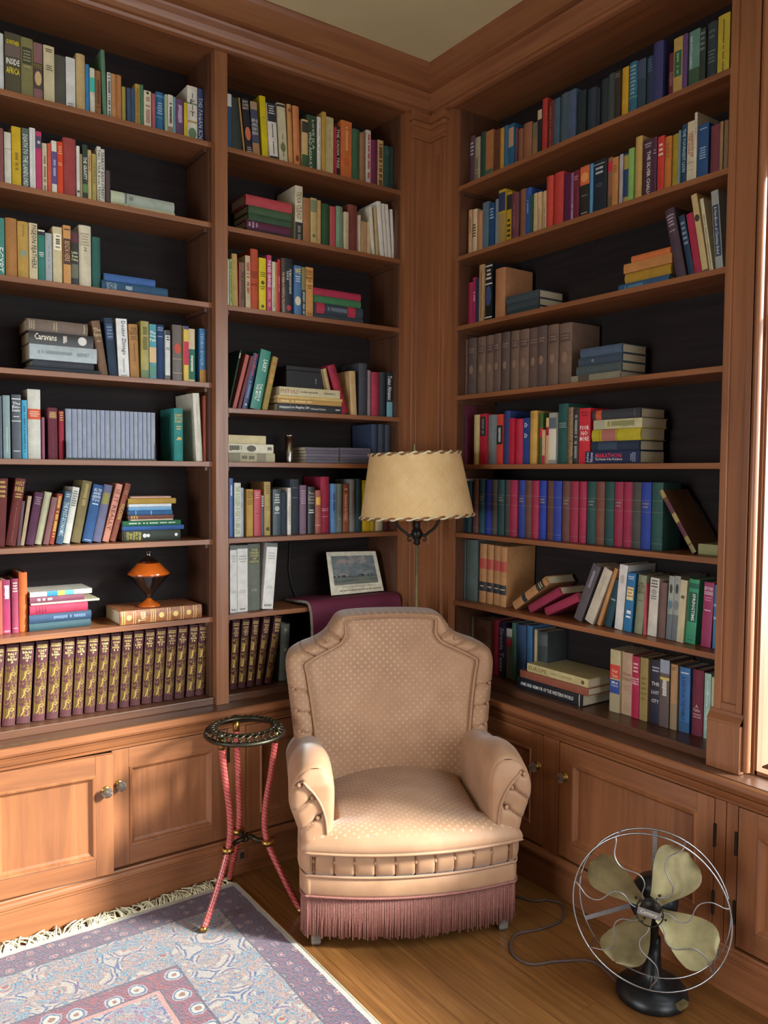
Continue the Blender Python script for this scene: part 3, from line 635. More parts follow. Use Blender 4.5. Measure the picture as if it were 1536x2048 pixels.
shelf_row('A1', 3, Z[3], .035, [
 (200, 217, 643, '80614a', -13, ('H', 'The|Furious', .12, .3, 'd4b890'), ('D', .36, .4, 'c0a070', 1), K(k='cloth')), (219, 236, 637, '24384e', -8, ('L', .1, .38, '30486a'), ('D', .14, .36, '8090a4', 4), K(k='cloth')), (238, 260, 638, 'f0ede8', -4, ('T', 'Doctor Zhivago', .04, .62, '4a4a4c', .08, .24), ('V', .68, .92, 'a8a4a0', .08), ('D', .96, .99, '88827a', 1), K(k='jacket')),
 (262, 280, 649, 'b98850', -3, ('H', 'THE|LONG|RIFLE', .06, .2, '4a3020'), ('D', .22, .3, '5a3c28', 3), ('V', .36, .74, '6c4428', .05), K(k='cloth')), (282, 298, 643, 'a89a44', 0, ('V', .1, .5, '6c6428', .3), ('B', .85, 1, '6c8058'), K(k='jacket', c='mottled olive')),
 (299, 313, 649, '389aa4', 0, ('H', 'The|Winding|Path', .12, .32, 'f0ecd8'), ('B', .42, .7, 'd8b484'), ('B', .75, .95, '5a8c78'), K(k='jacket')), (314, 330, 650, '23406c', 0, ('D', .04, .12, 'a0b0c8', 2), ('D', .2, .23, 'a0b0c8', 1), K(k='cloth')), (331, 341, 661, 'd8d8d4', 0, ('B', .0, .1, '3c3c3e'), ('D', .12, .22, '3c3c3e', 2), ('D', .34, .4, '4a4a4c', 2), ('B', .9, 1, '6a6660'), K(k='jacket')),
 (346, 366, 650, '5c4a40', 0, ('O', .42, 'c04830', .34, 1.5), ('B', .6, .615, '9a8468'), ('B', .85, .86, 'b8a070'), K(k='jacket')), (367, 377, 653, 'dcb93c', 0, ('B', .28, .7, 'c02a4a'), ('B', 0, .06, '3c4470'), K(k='jacket')), (378, 391, 658, 'e0c898', 0, ('B', .38, .95, '1f6a54'), ('V', .5, .8, 'd8dcc8', .18), K(k='jacket')),
 (399, 414, 658, '2c6ca0', 0, ('T', 'TENEO DUCO', .08, .68, '90bcd8', -.1, .24), ('B', .76, 1, 'a87830'), K(k='jacket', d=.16))], 'books of the fourth row, left bay', start=0)
shelf_row('A1', 4, Z[4], .04, [
 (-8, 5, 792, '2c4258'), (7, 22, 791, '8aa4a4', 0, ('V', .5, .9, 'c0d0cc', .08), K(k='jacket')), (24, 43, 790, '3a444e', 0, ('B', .06, .075, 'e4e4e0'), ('H', 'The|Em-|bezzler', .11, .27, 'f2f2ec'), ('D', .33, .36, 'd8d8d4', 1), ('B', .405, .418, 'd8d8d4'), ('D', .87, .9, 'd8d8d4', 1), K(k='jacket')),
 (44, 55, 801, '1fa4cc', 0, ('V', .1, .9, '0f5c7c', .14), K(k='jacket')), (57, 83, 779, 'dcd8c8', 0, ('B', .28, .43, 'd8552a'), ('D', .31, .4, 'f0d8b8', 3), K(k='jacket')), (84, 90, 835, '8a2a58'), (97, 116, 816, '6c2838', 0, ('L', .07, .21, '8a5a48'), ('D', .09, .2, GOLD, 3), K(k='cloth')), (119, 130, 822, 'a8283c', 0, ('D', .02, .22, GOLD, 4), K(k='cloth'))], 'books of the fifth row, left bay')
ED = [132.1, 144.2, 155.4, 165.2, 174.1, 183.4, 193.7, 201, 210.5, 220.6, 231.2, 242.2, 251.4, 259.8, 268.2, 276.6, 286.1, 294.5, 302.4, 311.3]
shelf_row('A1', 4, Z[4]+.0065, .04, [(a+.3, b-.3, 818+8*i/18, ('8e95a8', '8890a6', '9196a4', '8a93ac')[i % 4], 0)+((('V', .3, .8, 'b8bcc8', .06),) if i % 3 == 2 else ())+(K(k='paper', sb=0),) for i, (a, b) in enumerate(zip(ED, ED[1:]))], 'grey-blue bound periodicals in the rack', name='periodical_volume', phrase='rack periodical', start=8)
a = line_at(130.5, Vector((0, .03, Z[4])), Vector((1, 0, 0))).x; b = line_at(313, Vector((0, .03, Z[4])), Vector((1, 0, 0))).x
t = thing('book_rack', 'black metal rack holding the grey-blue periodicals, fifth row, left bay', 'rack', (a, .03, Z[4]+.0009))
MB().box(0, b-a, .0, .16, 0, .005).build('base_plate', 'black_iron', t)
for e in (-.002, b-a): MB().poly([(e, .0, 0), (e, .16, 0), (e, .16, .13), (e, .10, .13), (e, .0, .06)]).poly([(e+.002, .0, 0), (e+.002, .0, .06), (e+.002, .10, .13), (e+.002, .16, .13), (e+.002, .16, 0)]).build('end_plate', 'black_iron', t)
shelf_row('A1', 4, Z[4], .035, [(349, 367, 817, '2f8c86', 0, ('H', 'LIGHT|IN THE|FOREST', .1, .28, GOLD), ('D', .33, .42, GOLD, 2), ('V', .55, .6, GOLD, .3), K(k='cloth', d=.16)), (393, 406, 787, 'd8d2bc', -6, ('V', .15, .7, 'b8b09a', .08), K(k='jacket', d=.19)), (407, 420, 792, 'a0503a', 0, K(k='cloth'))], 'books of the fifth row, left bay', start=27)
shelf_row('A1', 5, Z[5], .07, [
 (-12, 11, 958, '7a3230', 6, ('D', .03, .3, GOLD, 4), K(k='cloth')), (11, 32, 959, '7c3432', 17, ('H', 'HOLY|BIBLE', .03, .2, GOLD), ('D', .22, .3, GOLD, 2), ('V', .35, .95, '9a5a4c', .04), K(k='cloth')), (33, 40, 1003, '5c2630', 9), (41, 49, 993, 'c4a67c', 13), (51, 68, 987, '643452', 16, ('D', .08, .24, 'a89098', 4), K(k='cloth')),
 (70, 85, 986, 'cfc9a6', 17), (86, 97, 996, '82484c', 15), (98, 109, 989, 'b04c34', 15, ('V', .05, .9, 'd8b050', .3), K(k='cloth')), (111, 125, 985, '2e5674', 16, ('D', .04, .12, 'c0ccd0', 2), ('T', 'THE POST-ECONOMIC', .2, .85, 'b8ccd0'), K(k='jacket')), (126, 140, 976, 'e2e0d4', 17, ('D', .06, .35, '6a6860', 7), K(k='jacket')),
 (143, 162, 964, '85754a', 20, ('V', .05, .4, 'a8945c', .2), K(k='cloth')), (164, 184, 972, '2f5a90', 20, ('H', 'ALL THIS|AND|HEAVEN|TOO', .06, .3, 'd8e0ea'), ('D', .32, .36, 'd8e0ea', 1), ('D', .95, .98, 'c0ccd8', 1), K(k='cloth')), (185, 203, 972, '6f7090', 20, ('L', .14, .34, '8c8444'), K(k='cloth')),
 (204, 217, 970, 'd08668', 24, ('T', 'IS IT REALLY', .1, .8, '7c3c34'), K(k='jacket')), (219, 231, 969, '93503c', 27, ('D', .12, .2, 'b07858', 2), ('T', 'FALCON', .36, .62, GOLD), K(k='cloth'))], 'books of the sixth row, left bay')
stack('A1', 5, Z[5], .055, [(248, 361, 21, '3a4038', ('H', 'CASTLES|AND|ANNALS|OF THE|MIND', .04, .3, 'c8bc5c', .4), ('O', .36, 'd8d8d0', .2), ('O', .42, 'e8e8e0', .16), ('O', .92, 'e8e8e0', .16), K(k='cloth')), (246, 368, 9, '2f5c9c', K(k='cloth')), (246, 362, 10, '1f6a44', ('V', .1, .9, 'c8d8c8', .14), K(k='cloth')),
 (262, 346, 3, 'c8b498', K(k='paper')), (259, 347, 8, '7a4a3c', ('D', .03, .2, GOLD, 3), K(k='cloth')), (258, 345, 9, '2f6294', ('B', .15, .16, 'd8dce0'), ('B', .5, .51, 'd8dce0')), (258, 343, 7, '5a98c8'), (258, 343, 6, 'd4dadc'), (257, 352, 11, 'b8933c', K(k='cloth')), (263, 342, 4, 'c8947c', K(k='paper'))], 'books of the sixth row, left bay')
shelf_row('A1', 6, Z[6], .08, [
 (-10, 6, 1161, 'c85a44', 0, ('D', .05, .2, 'e0b888', 4)), (6.5, 23, 1161, 'a82c5c', 0, ('V', .1, .35, 'f0e0e8', .3), ('D', .94, .98, 'e0b8c8', 2), K(k='jacket')), (24, 38, 1158, '9c3a58', 0, ('D', .06, .26, 'e0c8c0', 4), ('D', .9, .93, 'd0b0b0', 1), K(k='cloth')), (40, 57, 1146, 'd2682e', 0, K(k='cloth'))], 'books of the seventh row, left bay')
stack('A1', 6, Z[6], .07, [(59, 182, 15, '2c4c54', K(k='cloth')), (59, 183, 17, '2c4866', ('V', .38, .9, '5c7490', .2), K(k='cloth')), (60, 176, 19, 'b03250', ('D', .1, .3, '8a2040', 4), K(k='cloth')), (62, 199, 4, 'dccfae', K(k='paper', d=.16, n='magazine', ph='magazine')), (60, 169, 12, '84485c', ('V', .1, .4, 'c8a8a8', .25), K(k='cloth')),
 (60, 184, 10, 'cac8bc', ('B', .27, .44, '2f84c0'), ('B', .44, .55, 'd8c84c'), ('B', .55, .7, '5ca4a8'), K(k='jacket'))], 'books of the seventh row, left bay')
TEXZ = stack('A1', 6, Z[6], .012, [(241, 404, 27, 'a86a44', ('B', .02, .03, GOLD), ('B', .045, .055, GOLD), ('B', .15, .158, GOLD), ('B', .175, .183, GOLD), ('H', 'Texas', .20, .31, 'ecd9a0', .36), ('B', .36, .37, GOLD), ('B', .385, .395, GOLD), ('B', .41, .42, GOLD), ('B', .56, .57, GOLD), ('B', .59, .6, GOLD), ('B', .73, .74, GOLD), ('B', .76, .77, GOLD), ('B', .89, .9, GOLD), ('B', .92, .93, GOLD), ('O', .1, 'e0c070', .2), ('O', .49, 'e0c070', .2), ('O', .665, 'e0c070', .2), ('O', .83, 'e0c070', .2), K(k='cloth', d=.2, m='old_leather', n='leather_bound_book', lab='large gilt-banded brown leather book lying flat under the amber glass decanter'))], 'books of the seventh row, left bay', where='single ')
# encyclopedia with gilt spines
def gilt_panel():
    mb = MB(); L = []
    def pl(pts, th=.022):
        for (x0, z0), (x1, z1) in zip(pts, pts[1:]):
            if abs(x1-x0) > abs(z1-z0): L.append((min(x0, x1)-th/2, max(x0, x1)+th/2, (z0+z1)/2-th*.055, (z0+z1)/2+th*.055))
            else: L.append(((x0+x1)/2-th/2, (x0+x1)/2+th/2, min(z0, z1)-th*.055, max(z0, z1)+th*.055))
    L.append((-.44, .44, .985, .99)); L.append((-.44, .44, .968, .972)); L.append((-.44, .44, .74, .743)); L.append((-.44, .44, .045, .05)); L.append((-.44, .44, .025, .03))
    th = .078
    for k in range(3):
        b = .735-k*.22
        pl([(-.42, b), (-.42, b-.03), (-.18, b-.03), (-.18, b-.012), (.12, b-.012), (.12, b-.05), (.32, b-.05)], th)
        pl([(.12, b-.05), (.12, b-.08), (-.05, b-.08), (-.05, b-.105)], th); pl([(.36, b-.0), (.36, b-.10), (.2, b-.10), (.2, b-.13)], th)
        pl([(-.36, b-.07), (-.36, b-.19), (-.05, b-.19)], th); pl([(-.24, b-.08), (-.24, b-.17), (.02, b-.17), (.02, b-.21)], th); pl([(-.12, b-.09), (-.12, b-.15), (.1, b-.15)], th)
        pl([(.30, b-.14), (.30, b-.20), (.14, b-.20)], th); pl([(-.42, b-.04), (-.42, b-.21)], .05); pl([(.44, b-.02), (.44, b-.20)], .05); pl([(.02, b-.035), (.02, b-.06), (.22, b-.06), (.22, b-.085)], .06)
    for x0, x1, z0, z1 in L: mb.box(x0, x1, 0, 1, z0, z1)
    for k in range(3):
        b = .735-k*.22; n = 16
        for i in range(n):
            a0, a1 = 2*math.pi*i/n, 2*math.pi*(i+1)/n
            mb.quad(*[(.18+q*math.cos(a), 0, b-.1+q*.115*math.sin(a)) for q, a in ((.13, a0), (.19, a0), (.19, a1), (.13, a1))])
        pts = [(-.05+.4*math.sin(2.2*t_)*.5-.2, b-.2+.10*t_) for t_ in [j/6 for j in range(7)]]
        for (x0, z0), (x1, z1) in zip(pts, pts[1:]): mb.quad((x0-.06, 0, z0), (x0+.06, 0, z0), (x1+.06, 0, z1), (x1-.06, 0, z1))
    return mb
GP = gilt_panel()
def encyclopedia(bay, px, names, backs, h, leans, start, nm0):
    for i, (xl, xr) in enumerate(px):
        p0 = Vector((0, backs, SILL)); a = line_at(xl, p0, Vector((1, 0, 0))); b = line_at(xr, p0, Vector((1, 0, 0))); c = (a+b)/2; wid = (b-a).length-.001
        ang = math.atan2(leans[i], 1); M = Matrix.Translation(c+Vector((0, 0, abs(math.sin(ang))*wid/2+.0006))) @ Matrix.Rotation(ang, 4, 'Y')
        r_ = make_book('encyclopedia_volume', f'gilt-patterned maroon encyclopedia volume, {ordinal(i)} standing from left in the bottom row, {BAYN[bay]}', 'book', 'gilt encyclopedia set', M, wid, h, .17, '4e2024', [], 'cloth', i)
        sag = min(.006, wid*.16); mb = MB(); mb.v = [(x*wid, sag*(2*x)**2-.0006, z*h) for x, y, z in GP.v]; mb.f = GP.f; mb.build('gilt_ornament', 'gilt', r_, kind='stuff')
        decorate(r_, wid, h, sag, [('H', 'ENCYCLOPÆDIA|BRITANNICA', .035, .085, 'e6c878', .40), ('H', names[i]+'|'+str(nm0+i), .10, .235, 'e0c47c', .34)], random.Random(i))
EP = [(-24, 2), (4.2, 30.8), (33, 61), (65, 90), (93, 117), (120, 143), (145.6, 166.6), (169.4, 190.4), (193, 213), (215.6, 235.7), (239.4, 258.6), (261, 281), (284, 303.8), (306, 326), (328.5, 347.5), (350, 369), (373, 390), (391.5, 409)]
c0 = line_at(17, Vector((0, .045, SILL)), Vector((1, 0, 0))); EH = line_at_y(1291, c0, Vector((0, 0, 1))).z-SILL
encyclopedia('A1', EP, ['ANNU|to|BALT', 'BALT|to|BRAI', 'BRAI|to|CAST', 'CAST|to|COLE', 'COLE|to|DAMA', 'DAMA|to|EDUC', 'EDUC|to|EXTR', 'EXTR|to|GAMB', 'GAMB|to|GUN', 'GUNN|to|HYDR', 'HYDR|to|JERE', 'JERE|to|LIBE', 'LIBE|to|MARY', 'MARY|to|MUSH', 'MUSH|to|OZON', 'P|to|PLAN', 'PLAN|to|RAYM', 'RAYN|to|SARR'], .045, EH, [.062]*18, 0, 2)
encyclopedia('A2', [(460, 475), (476.5, 492), (494.5, 508.5), (512, 526), (530.5, 545)], ['SARS|to|SORC', 'SORD|to|TEXT', 'TEXT|to|VASC', 'VASE|to|ZYGO', 'INDEX|ATLAS'], .05, EH, [.05, .075, .095, .135, .17], 0, 20)
# ---- middle bay
G2 = 'books of the %s row, middle bay'
shelf_row('A2', 0, Zb[0], .04, [
 (455, 464, 188, '33567c', 0, ('B', 0, .22, 'd8d8d4'), K(k='cloth')), (465, 487, 195, '39443c', -8, K(k='cloth')), (488, 491.5, 196, 'c89c60', -10), (492, 506, 199, '23202c', -9, ('H', 'WAY|DOWN|EAST', .03, .2, 'e4d4c8'), ('O', .62, 'd0724c', .4, 2.2), ('D', .85, .96, 'c8bca8', 3), K(k='jacket')), (507, 521, 204, '4c5272', -6, ('B', 0, .14, 'a88c70'), ('H', 'IN|APRIL|DREAM OF|BEING', .3, .6, 'd8d0c4'), ('B', .74, 1, 'a87c54'), K(k='jacket')),
 (526, 538, 192, 'e0cc14', -6, ('D', .32, .36, 'a89410', 1), K(k='jacket')), (539, 556, 208, 'ece8dc', -6, ('B', 0, .32, '262a36'), ('D', .04, .2, 'd8d8d0', 4), ('V', .36, .88, '3a3830', .06), ('B', .91, .99, '2c2a2c'), K(k='jacket')), (560, 577, 207, 'd8d2b0', -6, ('B', .02, .06, '3a3628'), ('V', .5, .95, '5c6438', .06), ('O', .72, '6c7444', .3, 1.6), K(k='jacket')),
 (578, 587, 209, 'd09a5c', -4, ('O', .1, '8a4c34', .4), K(k='cloth')), (588, 601, 213, 'd88a52', -3, ('O', .85, '6c3420', .25, 1.8), K(k='cloth')), (603, 615, 240, 'e0bc84', 0, ('B', .04, .26, '38342c'), ('B', .7, .98, '3c5a34'), K(k='jacket')), (616, 634, 231, '375438', -2, ('T', 'LOVE IS A', .08, .6, 'd8dcc8', .16, .13), ('T', 'WILD ASSAULT', .3, .95, 'd8dcc8', -.18, .15), K(k='jacket')),
 (635, 643, 234, 'e4e2d8', 0, ('V', .1, .6, '8a887c', .08)), (643.5, 651, 225, 'c9a24c'), (652, 668, 234, 'd6ca92', 0, ('V', .2, .5, 'a89c64', .08), K(k='jacket')), (668.5, 673, 255, 'b43444'), (673.5, 681, 252, '1e2232', 0, ('T', 'THE CASSIA TREE', .05, .8, 'e0e0dc')), (681.5, 703, 243, 'd97a40', 0, ('V', .1, .5, 'e8a468', .12), ('O', .7, 'c05c2c', .3, 1.2), K(k='jacket')),
 (704, 719, 259, '3c6444', 0, K(k='cloth')), (719.5, 731, 266, 'a07450'), (731.5, 741, 261, 'd8d0c8', 0, ('V', .08, .9, 'b03434', .2), K(k='jacket')), (741.5, 754, 281, '74204a'), (754.5, 766, 281, 'c9a874', 0, ('V', .05, .95, '4a3a28', .3), K(k='jacket')), (767, 782, 293, '24443e', 0, ('D', .1, .2, '4c6c60', 3)), (782.5, 795, 293, '22403a')], G2 % 'top')
stack('A2', 1, Zb[1], .035, [(494, 581, 9, '3a2a34', K(k='cloth')), (493, 580, 16, '632444', ('D', .04, .28, 'b8a8b0', 3), K(k='cloth')), (497, 583, 14, '38553c', K(k='cloth')), (497, 583, 15, '44603e', K(k='cloth')), (492, 584, 20, 'c24850', K(k='cloth'))], G2 % 'second')
shelf_row('A2', 1, Zb[1], .04, [
 (591, 606, 372, 'e6ddc0', 0, ('T', 'TEXA CLEASI', .1, .58, '8a6a3c'), ('B', .64, 1, '2c2c26'), ('V', .68, .95, '8a8878', .2), K(k='jacket', d=.17)), (606.5, 620, 396, 'b0784c'), (621, 633, 397, 'd0b67c', 0, ('B', .04, .3, '7c8464'), ('O', .8, '6c5c30', .25), K(k='jacket')), (634, 642, 401, 'cfa968'), (644, 660, 408, '27502c', 0, K(k='cloth')), (660.5, 672, 413, 'c4565a'), (673, 686, 413, '7fa083', 0, ('V', .1, .9, '6a8c70', .1), K(k='cloth')),
 (687, 696, 425, 'd8c8a8', 0, ('V', .1, .9, 'b09c78', .15)), (697, 716, 410, '7e3c30', 0, K(k='cloth')), (716.5, 720, 431, 'dccdb0'), (721, 727.5, 443, 'c8a070'), (728, 734.5, 444, 'cfa87c'), (735, 742, 444, 'd8c09c'), (744, 750, 414, 'e6e2cc', -7), (752, 758, 415, 'cdb885', -6), (760, 768, 404, 'efece0', -8), (769.5, 776, 408, 'ece8da', -8), (777, 784, 409, 'ece9de', -8), (785, 790, 419, 'e4e0d2', -5)], G2 % 'second')
shelf_row('A2', 2, Zb[2], .04, [
 (455, 458.5, 519, 'dcd8c8'), (459, 464.5, 519, 'b4cc70', 0, ('V', .05, .9, '3c5c2c', .2)), (466, 477, 508, 'd4ac6c', -2, K(k='cloth')), (478, 481, 525, 'c0584c'), (481.5, 490, 525, '8a7a66', 0, ('V', .2, .8, '544a3c', .3)), (491, 501, 512, 'dcc49c', -1, ('V', .1, .7, 'b05c3c', .3), K(k='jacket')), (503, 518, 498, 'd05a3c', 0, ('D', .36, .48, '7c2c1c', 4), ('D', .56, .6, '7c2c1c', 1), K(k='cloth')),
 (519, 533, 516, 'ecd818', 0, ('D', .26, .36, '5c5410', 3), ('O', .46, '5c5410', .26), ('D', .52, .6, '6c6414', 2), ('O', .9, '5c5410', .22), K(k='jacket')), (534, 543, 511, 'd04878', 0, ('T', 'THE RED GRANGE', .08, .56, 'f4e8ec'), ('V', .62, .9, 'e09080', .25), K(k='jacket')), (544, 551, 524, 'e8dcc4', 0, ('V', .5, .9, '8a6c4c', .15)), (551.5, 555, 525, 'dc7c38'), (555.5, 561, 519, 'c42a34', 0, ('V', .3, .6, 'e89490', .2)),
 (562, 570, 517, '564a40', 0, ('T', 'The Hidden of ORIENTAL PHILOSOPHY', .25, .97, 'd8c4a8')), (570.5, 587, 517, '22242c', 0, ('T', 'THE MAN NOBODY KNOWS', .18, .62, 'e8e8e4', .18, .14), ('T', 'THE EDGE', .22, .38, 'e8e8e4', -.15, .12), ('O', .87, 'b8384c', .3), K(k='jacket', d=.16)), (588, 602, 532, '4a78a8', 0, ('H', 'WE', .04, .18, 'ecdc70'), ('D', .2, .34, 'c8d8e4', 3), ('O', .7, 'd8cca8', .42, 1.4), K(k='jacket')), (603, 611, 535, '8c8450', 0, ('B', .46, 1, '242a2c'), ('V', .5, .95, 'a8b0a8', .25), K(k='jacket')),
 (612, 627, 535, 'd89c54', 0, ('H', 'The Short|Story|Reader|2', .05, .3, '5a3418'), ('B', .31, .32, 'f0d8a8'), ('D', .35, .44, '6c4420', 2), ('D', .9, .95, '6c4420', 2), K(k='jacket'))], G2 % 'third')
stack('A2', 2, Zb[2], .035, [(628, 726, 11, '37424c', K(k='cloth')), (629, 726, 21, '353f4c', ('B', .04, .2, 'b02c44'), ('V', .26, .66, '6a7480', .2), ('B', .68, .84, 'b02c44'), K(k='cloth')), (629, 722, 14, '3d7a4c', K(k='cloth')), (628, 722, 14, 'b22a4c', K(k='cloth'))], G2 % 'third')
shelf_row('A2', 3, Zb[3], .05, [
 (462, 465.5, 699, '2c4c40', 22, ('L', .05, .14, 'd8d0a8'), K(k='cloth', sb=.03)), (466, 474, 711, 'b25a54', 24, ('B', 0, 1, 'c06a60'), K(k='cloth')), (474.5, 481, 714, '8a4c56', 24, K(k='cloth')), (484, 495, 709, '243a6c', 21, ('T', 'James A. Michener', .0, .4, 'e0503c'), ('V', .5, .8, '7c98c0', .2), ('O', .92, 'c8d0d8', .2), K(k='jacket')), (501, 522, 703, '2f8f78', 20, ('T', 'LASKY', .16, .36, 'f0f4ea', .12, .2), ('T', 'THE MAN &', .56, .86, 'f0f4ea', .14, .13), ('T', 'THE MYTH', .58, .84, 'f0f4ea', -.18, .13), K(k='jacket')),
 (524, 535, 716, 'b39a54', 20, ('D', .1, .18, 'd06c3c', 1), ('O', .27, 'd06c3c', .22), ('V', .33, .5, 'd09c5c', .3), K(k='cloth'))], G2 % 'fourth')
ZS = stack('A2', 3, Zb[3], .03, [(556, 683, 16, '262326', ('V', .02, .18, 'c8c8c4', .12), ('T', 'Los Angeles 200', .19, .48, 'f0efe8', .06, .22), ('T', 'A Bicentennial Celebration', .5, .74, 'd8d4cc', .0, .13), ('V', .9, .97, 'd8d4cc', .1), K(k='jacket')), (554, 683, 9, 'c99c54', ('V', .06, .52, 'e8cc90', .2), K(k='jacket')), (555, 685, 6, 'e0bc70', K(k='paper')),
 (559, 680, 17, 'd8cca0', ('T', 'PISTOLS', .02, .30, 'a86c5c', 0, .24), ('T', 'a modern encyclopedia', .33, .62, '4a4438', 0, .16), ('B', .655, .66, 'a89c78'), ('V', .72, .92, '8a8468', .12), K(k='jacket'))], G2 % 'fourth')
shelf_row('A2', 3, Zb[3], .045, [
 (666, 673, 738, 'c6aa78', -18, K(k='cloth')), (684, 700, 733, 'aa2440', -27, ('D', .06, .16, '7c1830', 2), K(k='cloth')), (701, 713, 743, 'd0ae78', -4, ('D', .12, .3, 'b8906c', 4), K(k='jacket', d=.17)), (718, 735, 727, '40424c', 0, ('B', .3, .305, '5c5e68'), K(k='cloth', d=.16)), (736, 742, 741, '9a848c'), (743, 758, 745, 'ae3048', 0, ('D', .04, .3, '842038', 5), K(k='cloth')), (758.5, 771, 745, '2c323a', 0, K(k='cloth')), (772, 784, 745, '1e2a30', 0, ('T', 'Texas Almanac', .08, .62, 'e4e8e6'), ('B', .66, 1, '6fa8b4'), K(k='jacket'))], G2 % 'fourth', start=6)
p0 = Vector((0, .075, ZS)); a = line_at(573, p0, Vector((1, 0, 0))); b = line_at(646, p0, Vector((1, 0, 0))); hb = 45/ppm(a)
t = thing('file_box', 'black lidded file box resting on the cream-topped stack, fourth row, middle bay', 'box', ((a.x+b.x)/2, .075, ZS+.0005)); wb_ = (b.x-a.x)/2
MB().box(-wb_, wb_, 0, .14, 0, hb*.8).build('body', 'rubber', t, bevel=.003); MB().box(-wb_-.001, wb_+.001, -.001, .141, hb*.8+.0004, hb).build('lid', 'rubber', t, bevel=.003); MB().box(wb_*.55, wb_*.62, -.0025, -.001, hb*.25, hb*.5).build('pull_tab', 'silver', t)
stack('A2', 4, Zb[4], .03, [(457, 550, 18, 'b8ab82', ('B', 0, .25, '8a8068'), ('B', .6, .8, '8a8068'), ('V', .25, .55, '6c6450', .2), K(k='jacket')), (457, 547, 18, 'e4dcc0', ('V', .02, .28, '5c5444', .3), ('O', .5, '5c5848', .36, 1.6), ('V', .86, .96, '6c6454', .2), K(k='jacket')), (457, 532, 17, 'd3c28a', K(k='jacket'))], G2 % 'fifth')
for j, (u0, u1) in enumerate(((612, 678), (681, 743))):
    stack('A2', 4, Zb[4], .045, [(u0+random.uniform(-2, 2), u1+random.uniform(-2, 0), 6.2, ('6c6774', '655f6c', '70697a', '625c6a', '6b6572')[q], K(k='paper', n='magazine', ph='magazine', cat='magazine')) for q in range(5)], 'grey magazines in the fifth row, middle bay', where=('cup-side ', 'lamp-side ')[j])
shelf_row('A2', 4, Zb[4], .05, [(745, 757, 849, '34405c', -1, K(k='cloth', d=.17)), (757.5, 770, 849, '3d4454', 0, K(k='cloth', d=.17)), (770.5, 785, 850, '3a4250', 0, K(k='cloth', d=.17))], G2 % 'fifth')
shelf_row('A2', 5, Zb[5], .06, [
 (459, 467, 957, '2c5ca0', 0, ('V', .1, .3, 'd8e0ec', .2), K(k='jacket')), (468, 481, 966, 'e8e8dc', 0, ('T', 'THE GOLDEN GUIDE TO SEA LIFE', .06, .95, '8aa030'), K(k='jacket')), (481.5, 488, 976, 'b4bcc8', 0, ('V', .1, .4, '8890a0', .15)), (493, 507, 979, 'd2a854', 0, ('H', 'THE|TRUE|WAY', .04, .2, '6c4c1c'), ('D', .22, .34, '8a6830', 3), K(k='cloth')), (508, 522, 980, 'c8404a', 0, ('D', .05, .2, 'e8a8a0', 3), ('D', .5, .53, '8c2430', 1), K(k='jacket')),
 (523, 529, 990, '44424a', 0, ('D', .03, .3, 'e0e0dc', 5)), (530, 543, 964, 'c8ac6c', 0, ('D', .06, .24, '8a7040', 4), ('D', .45, .55, '9a8050', 3), ('O', .88, '5c4420', .28), K(k='cloth')), (545, 561, 979, '3c4a50', 0, ('D', .1, .32, 'd0d4cc', 4), ('O', .42, 'b8bcb4', .3), ('D', .5, .54, 'd8d8d0', 1), K(k='jacket')), (562, 573, 985, '283848'), (574, 581, 976, 'e6e0d4', 0, ('V', .3, .8, '9a9488', .1)), (582, 600, 959, '303a44', 0, ('D', .14, .18, '7c5c64', 1), ('D', .32, .36, '6c7078', 1), K(k='cloth')),
 (601, 614, 971, '84687c', 0, ('D', .1, .4, 'b8a0b0', 6), K(k='cloth')), (616, 630, 974, '2a2c30', 0, ('H', 'Three|Lovers|First|Away', .1, .38, 'b8a8a0'), ('D', .48, .58, 'e4e4e0', 2), K(k='jacket')), (631, 642, 981, 'b46a5c', 0, ('L', .16, .34, 'e0b050'), ('B', .8, .82, 'd8a090'), K(k='cloth')), (643, 660, 954, 'ac2848', 0, ('D', .56, .62, 'e0a0b0', 2), ('D', .7, .72, 'e0a0b0', 1), K(k='cloth', d=.16)), (662, 671, 968, '6a9cd0', 0, ('V', .2, .55, '2c5490', .22), K(k='jacket')), (671.5, 685, 968, '80908c', 0, ('O', .72, 'b8c4bc', .1), K(k='cloth')),
 (687, 699, 969, 'a8603c', 0, ('D', .08, .14, 'ecd8c0', 1), ('L', .18, .78, 'b87048'), ('T', 'Remember the House', .22, .74, 'f0e4d4', 0, .2), K(k='jacket')), (700, 711, 959, '8a8a88', 0, ('V', .3, .5, 'a86068', .1), K(k='cloth')), (712, 724, 958, '2c4850'), (726, 740, 961, 'd8b41c'), (741, 751, 961, 'd4b01c'), (752, 766, 966, 'd6c8a0'), (767, 785, 966, '6c3034')], G2 % 'sixth')
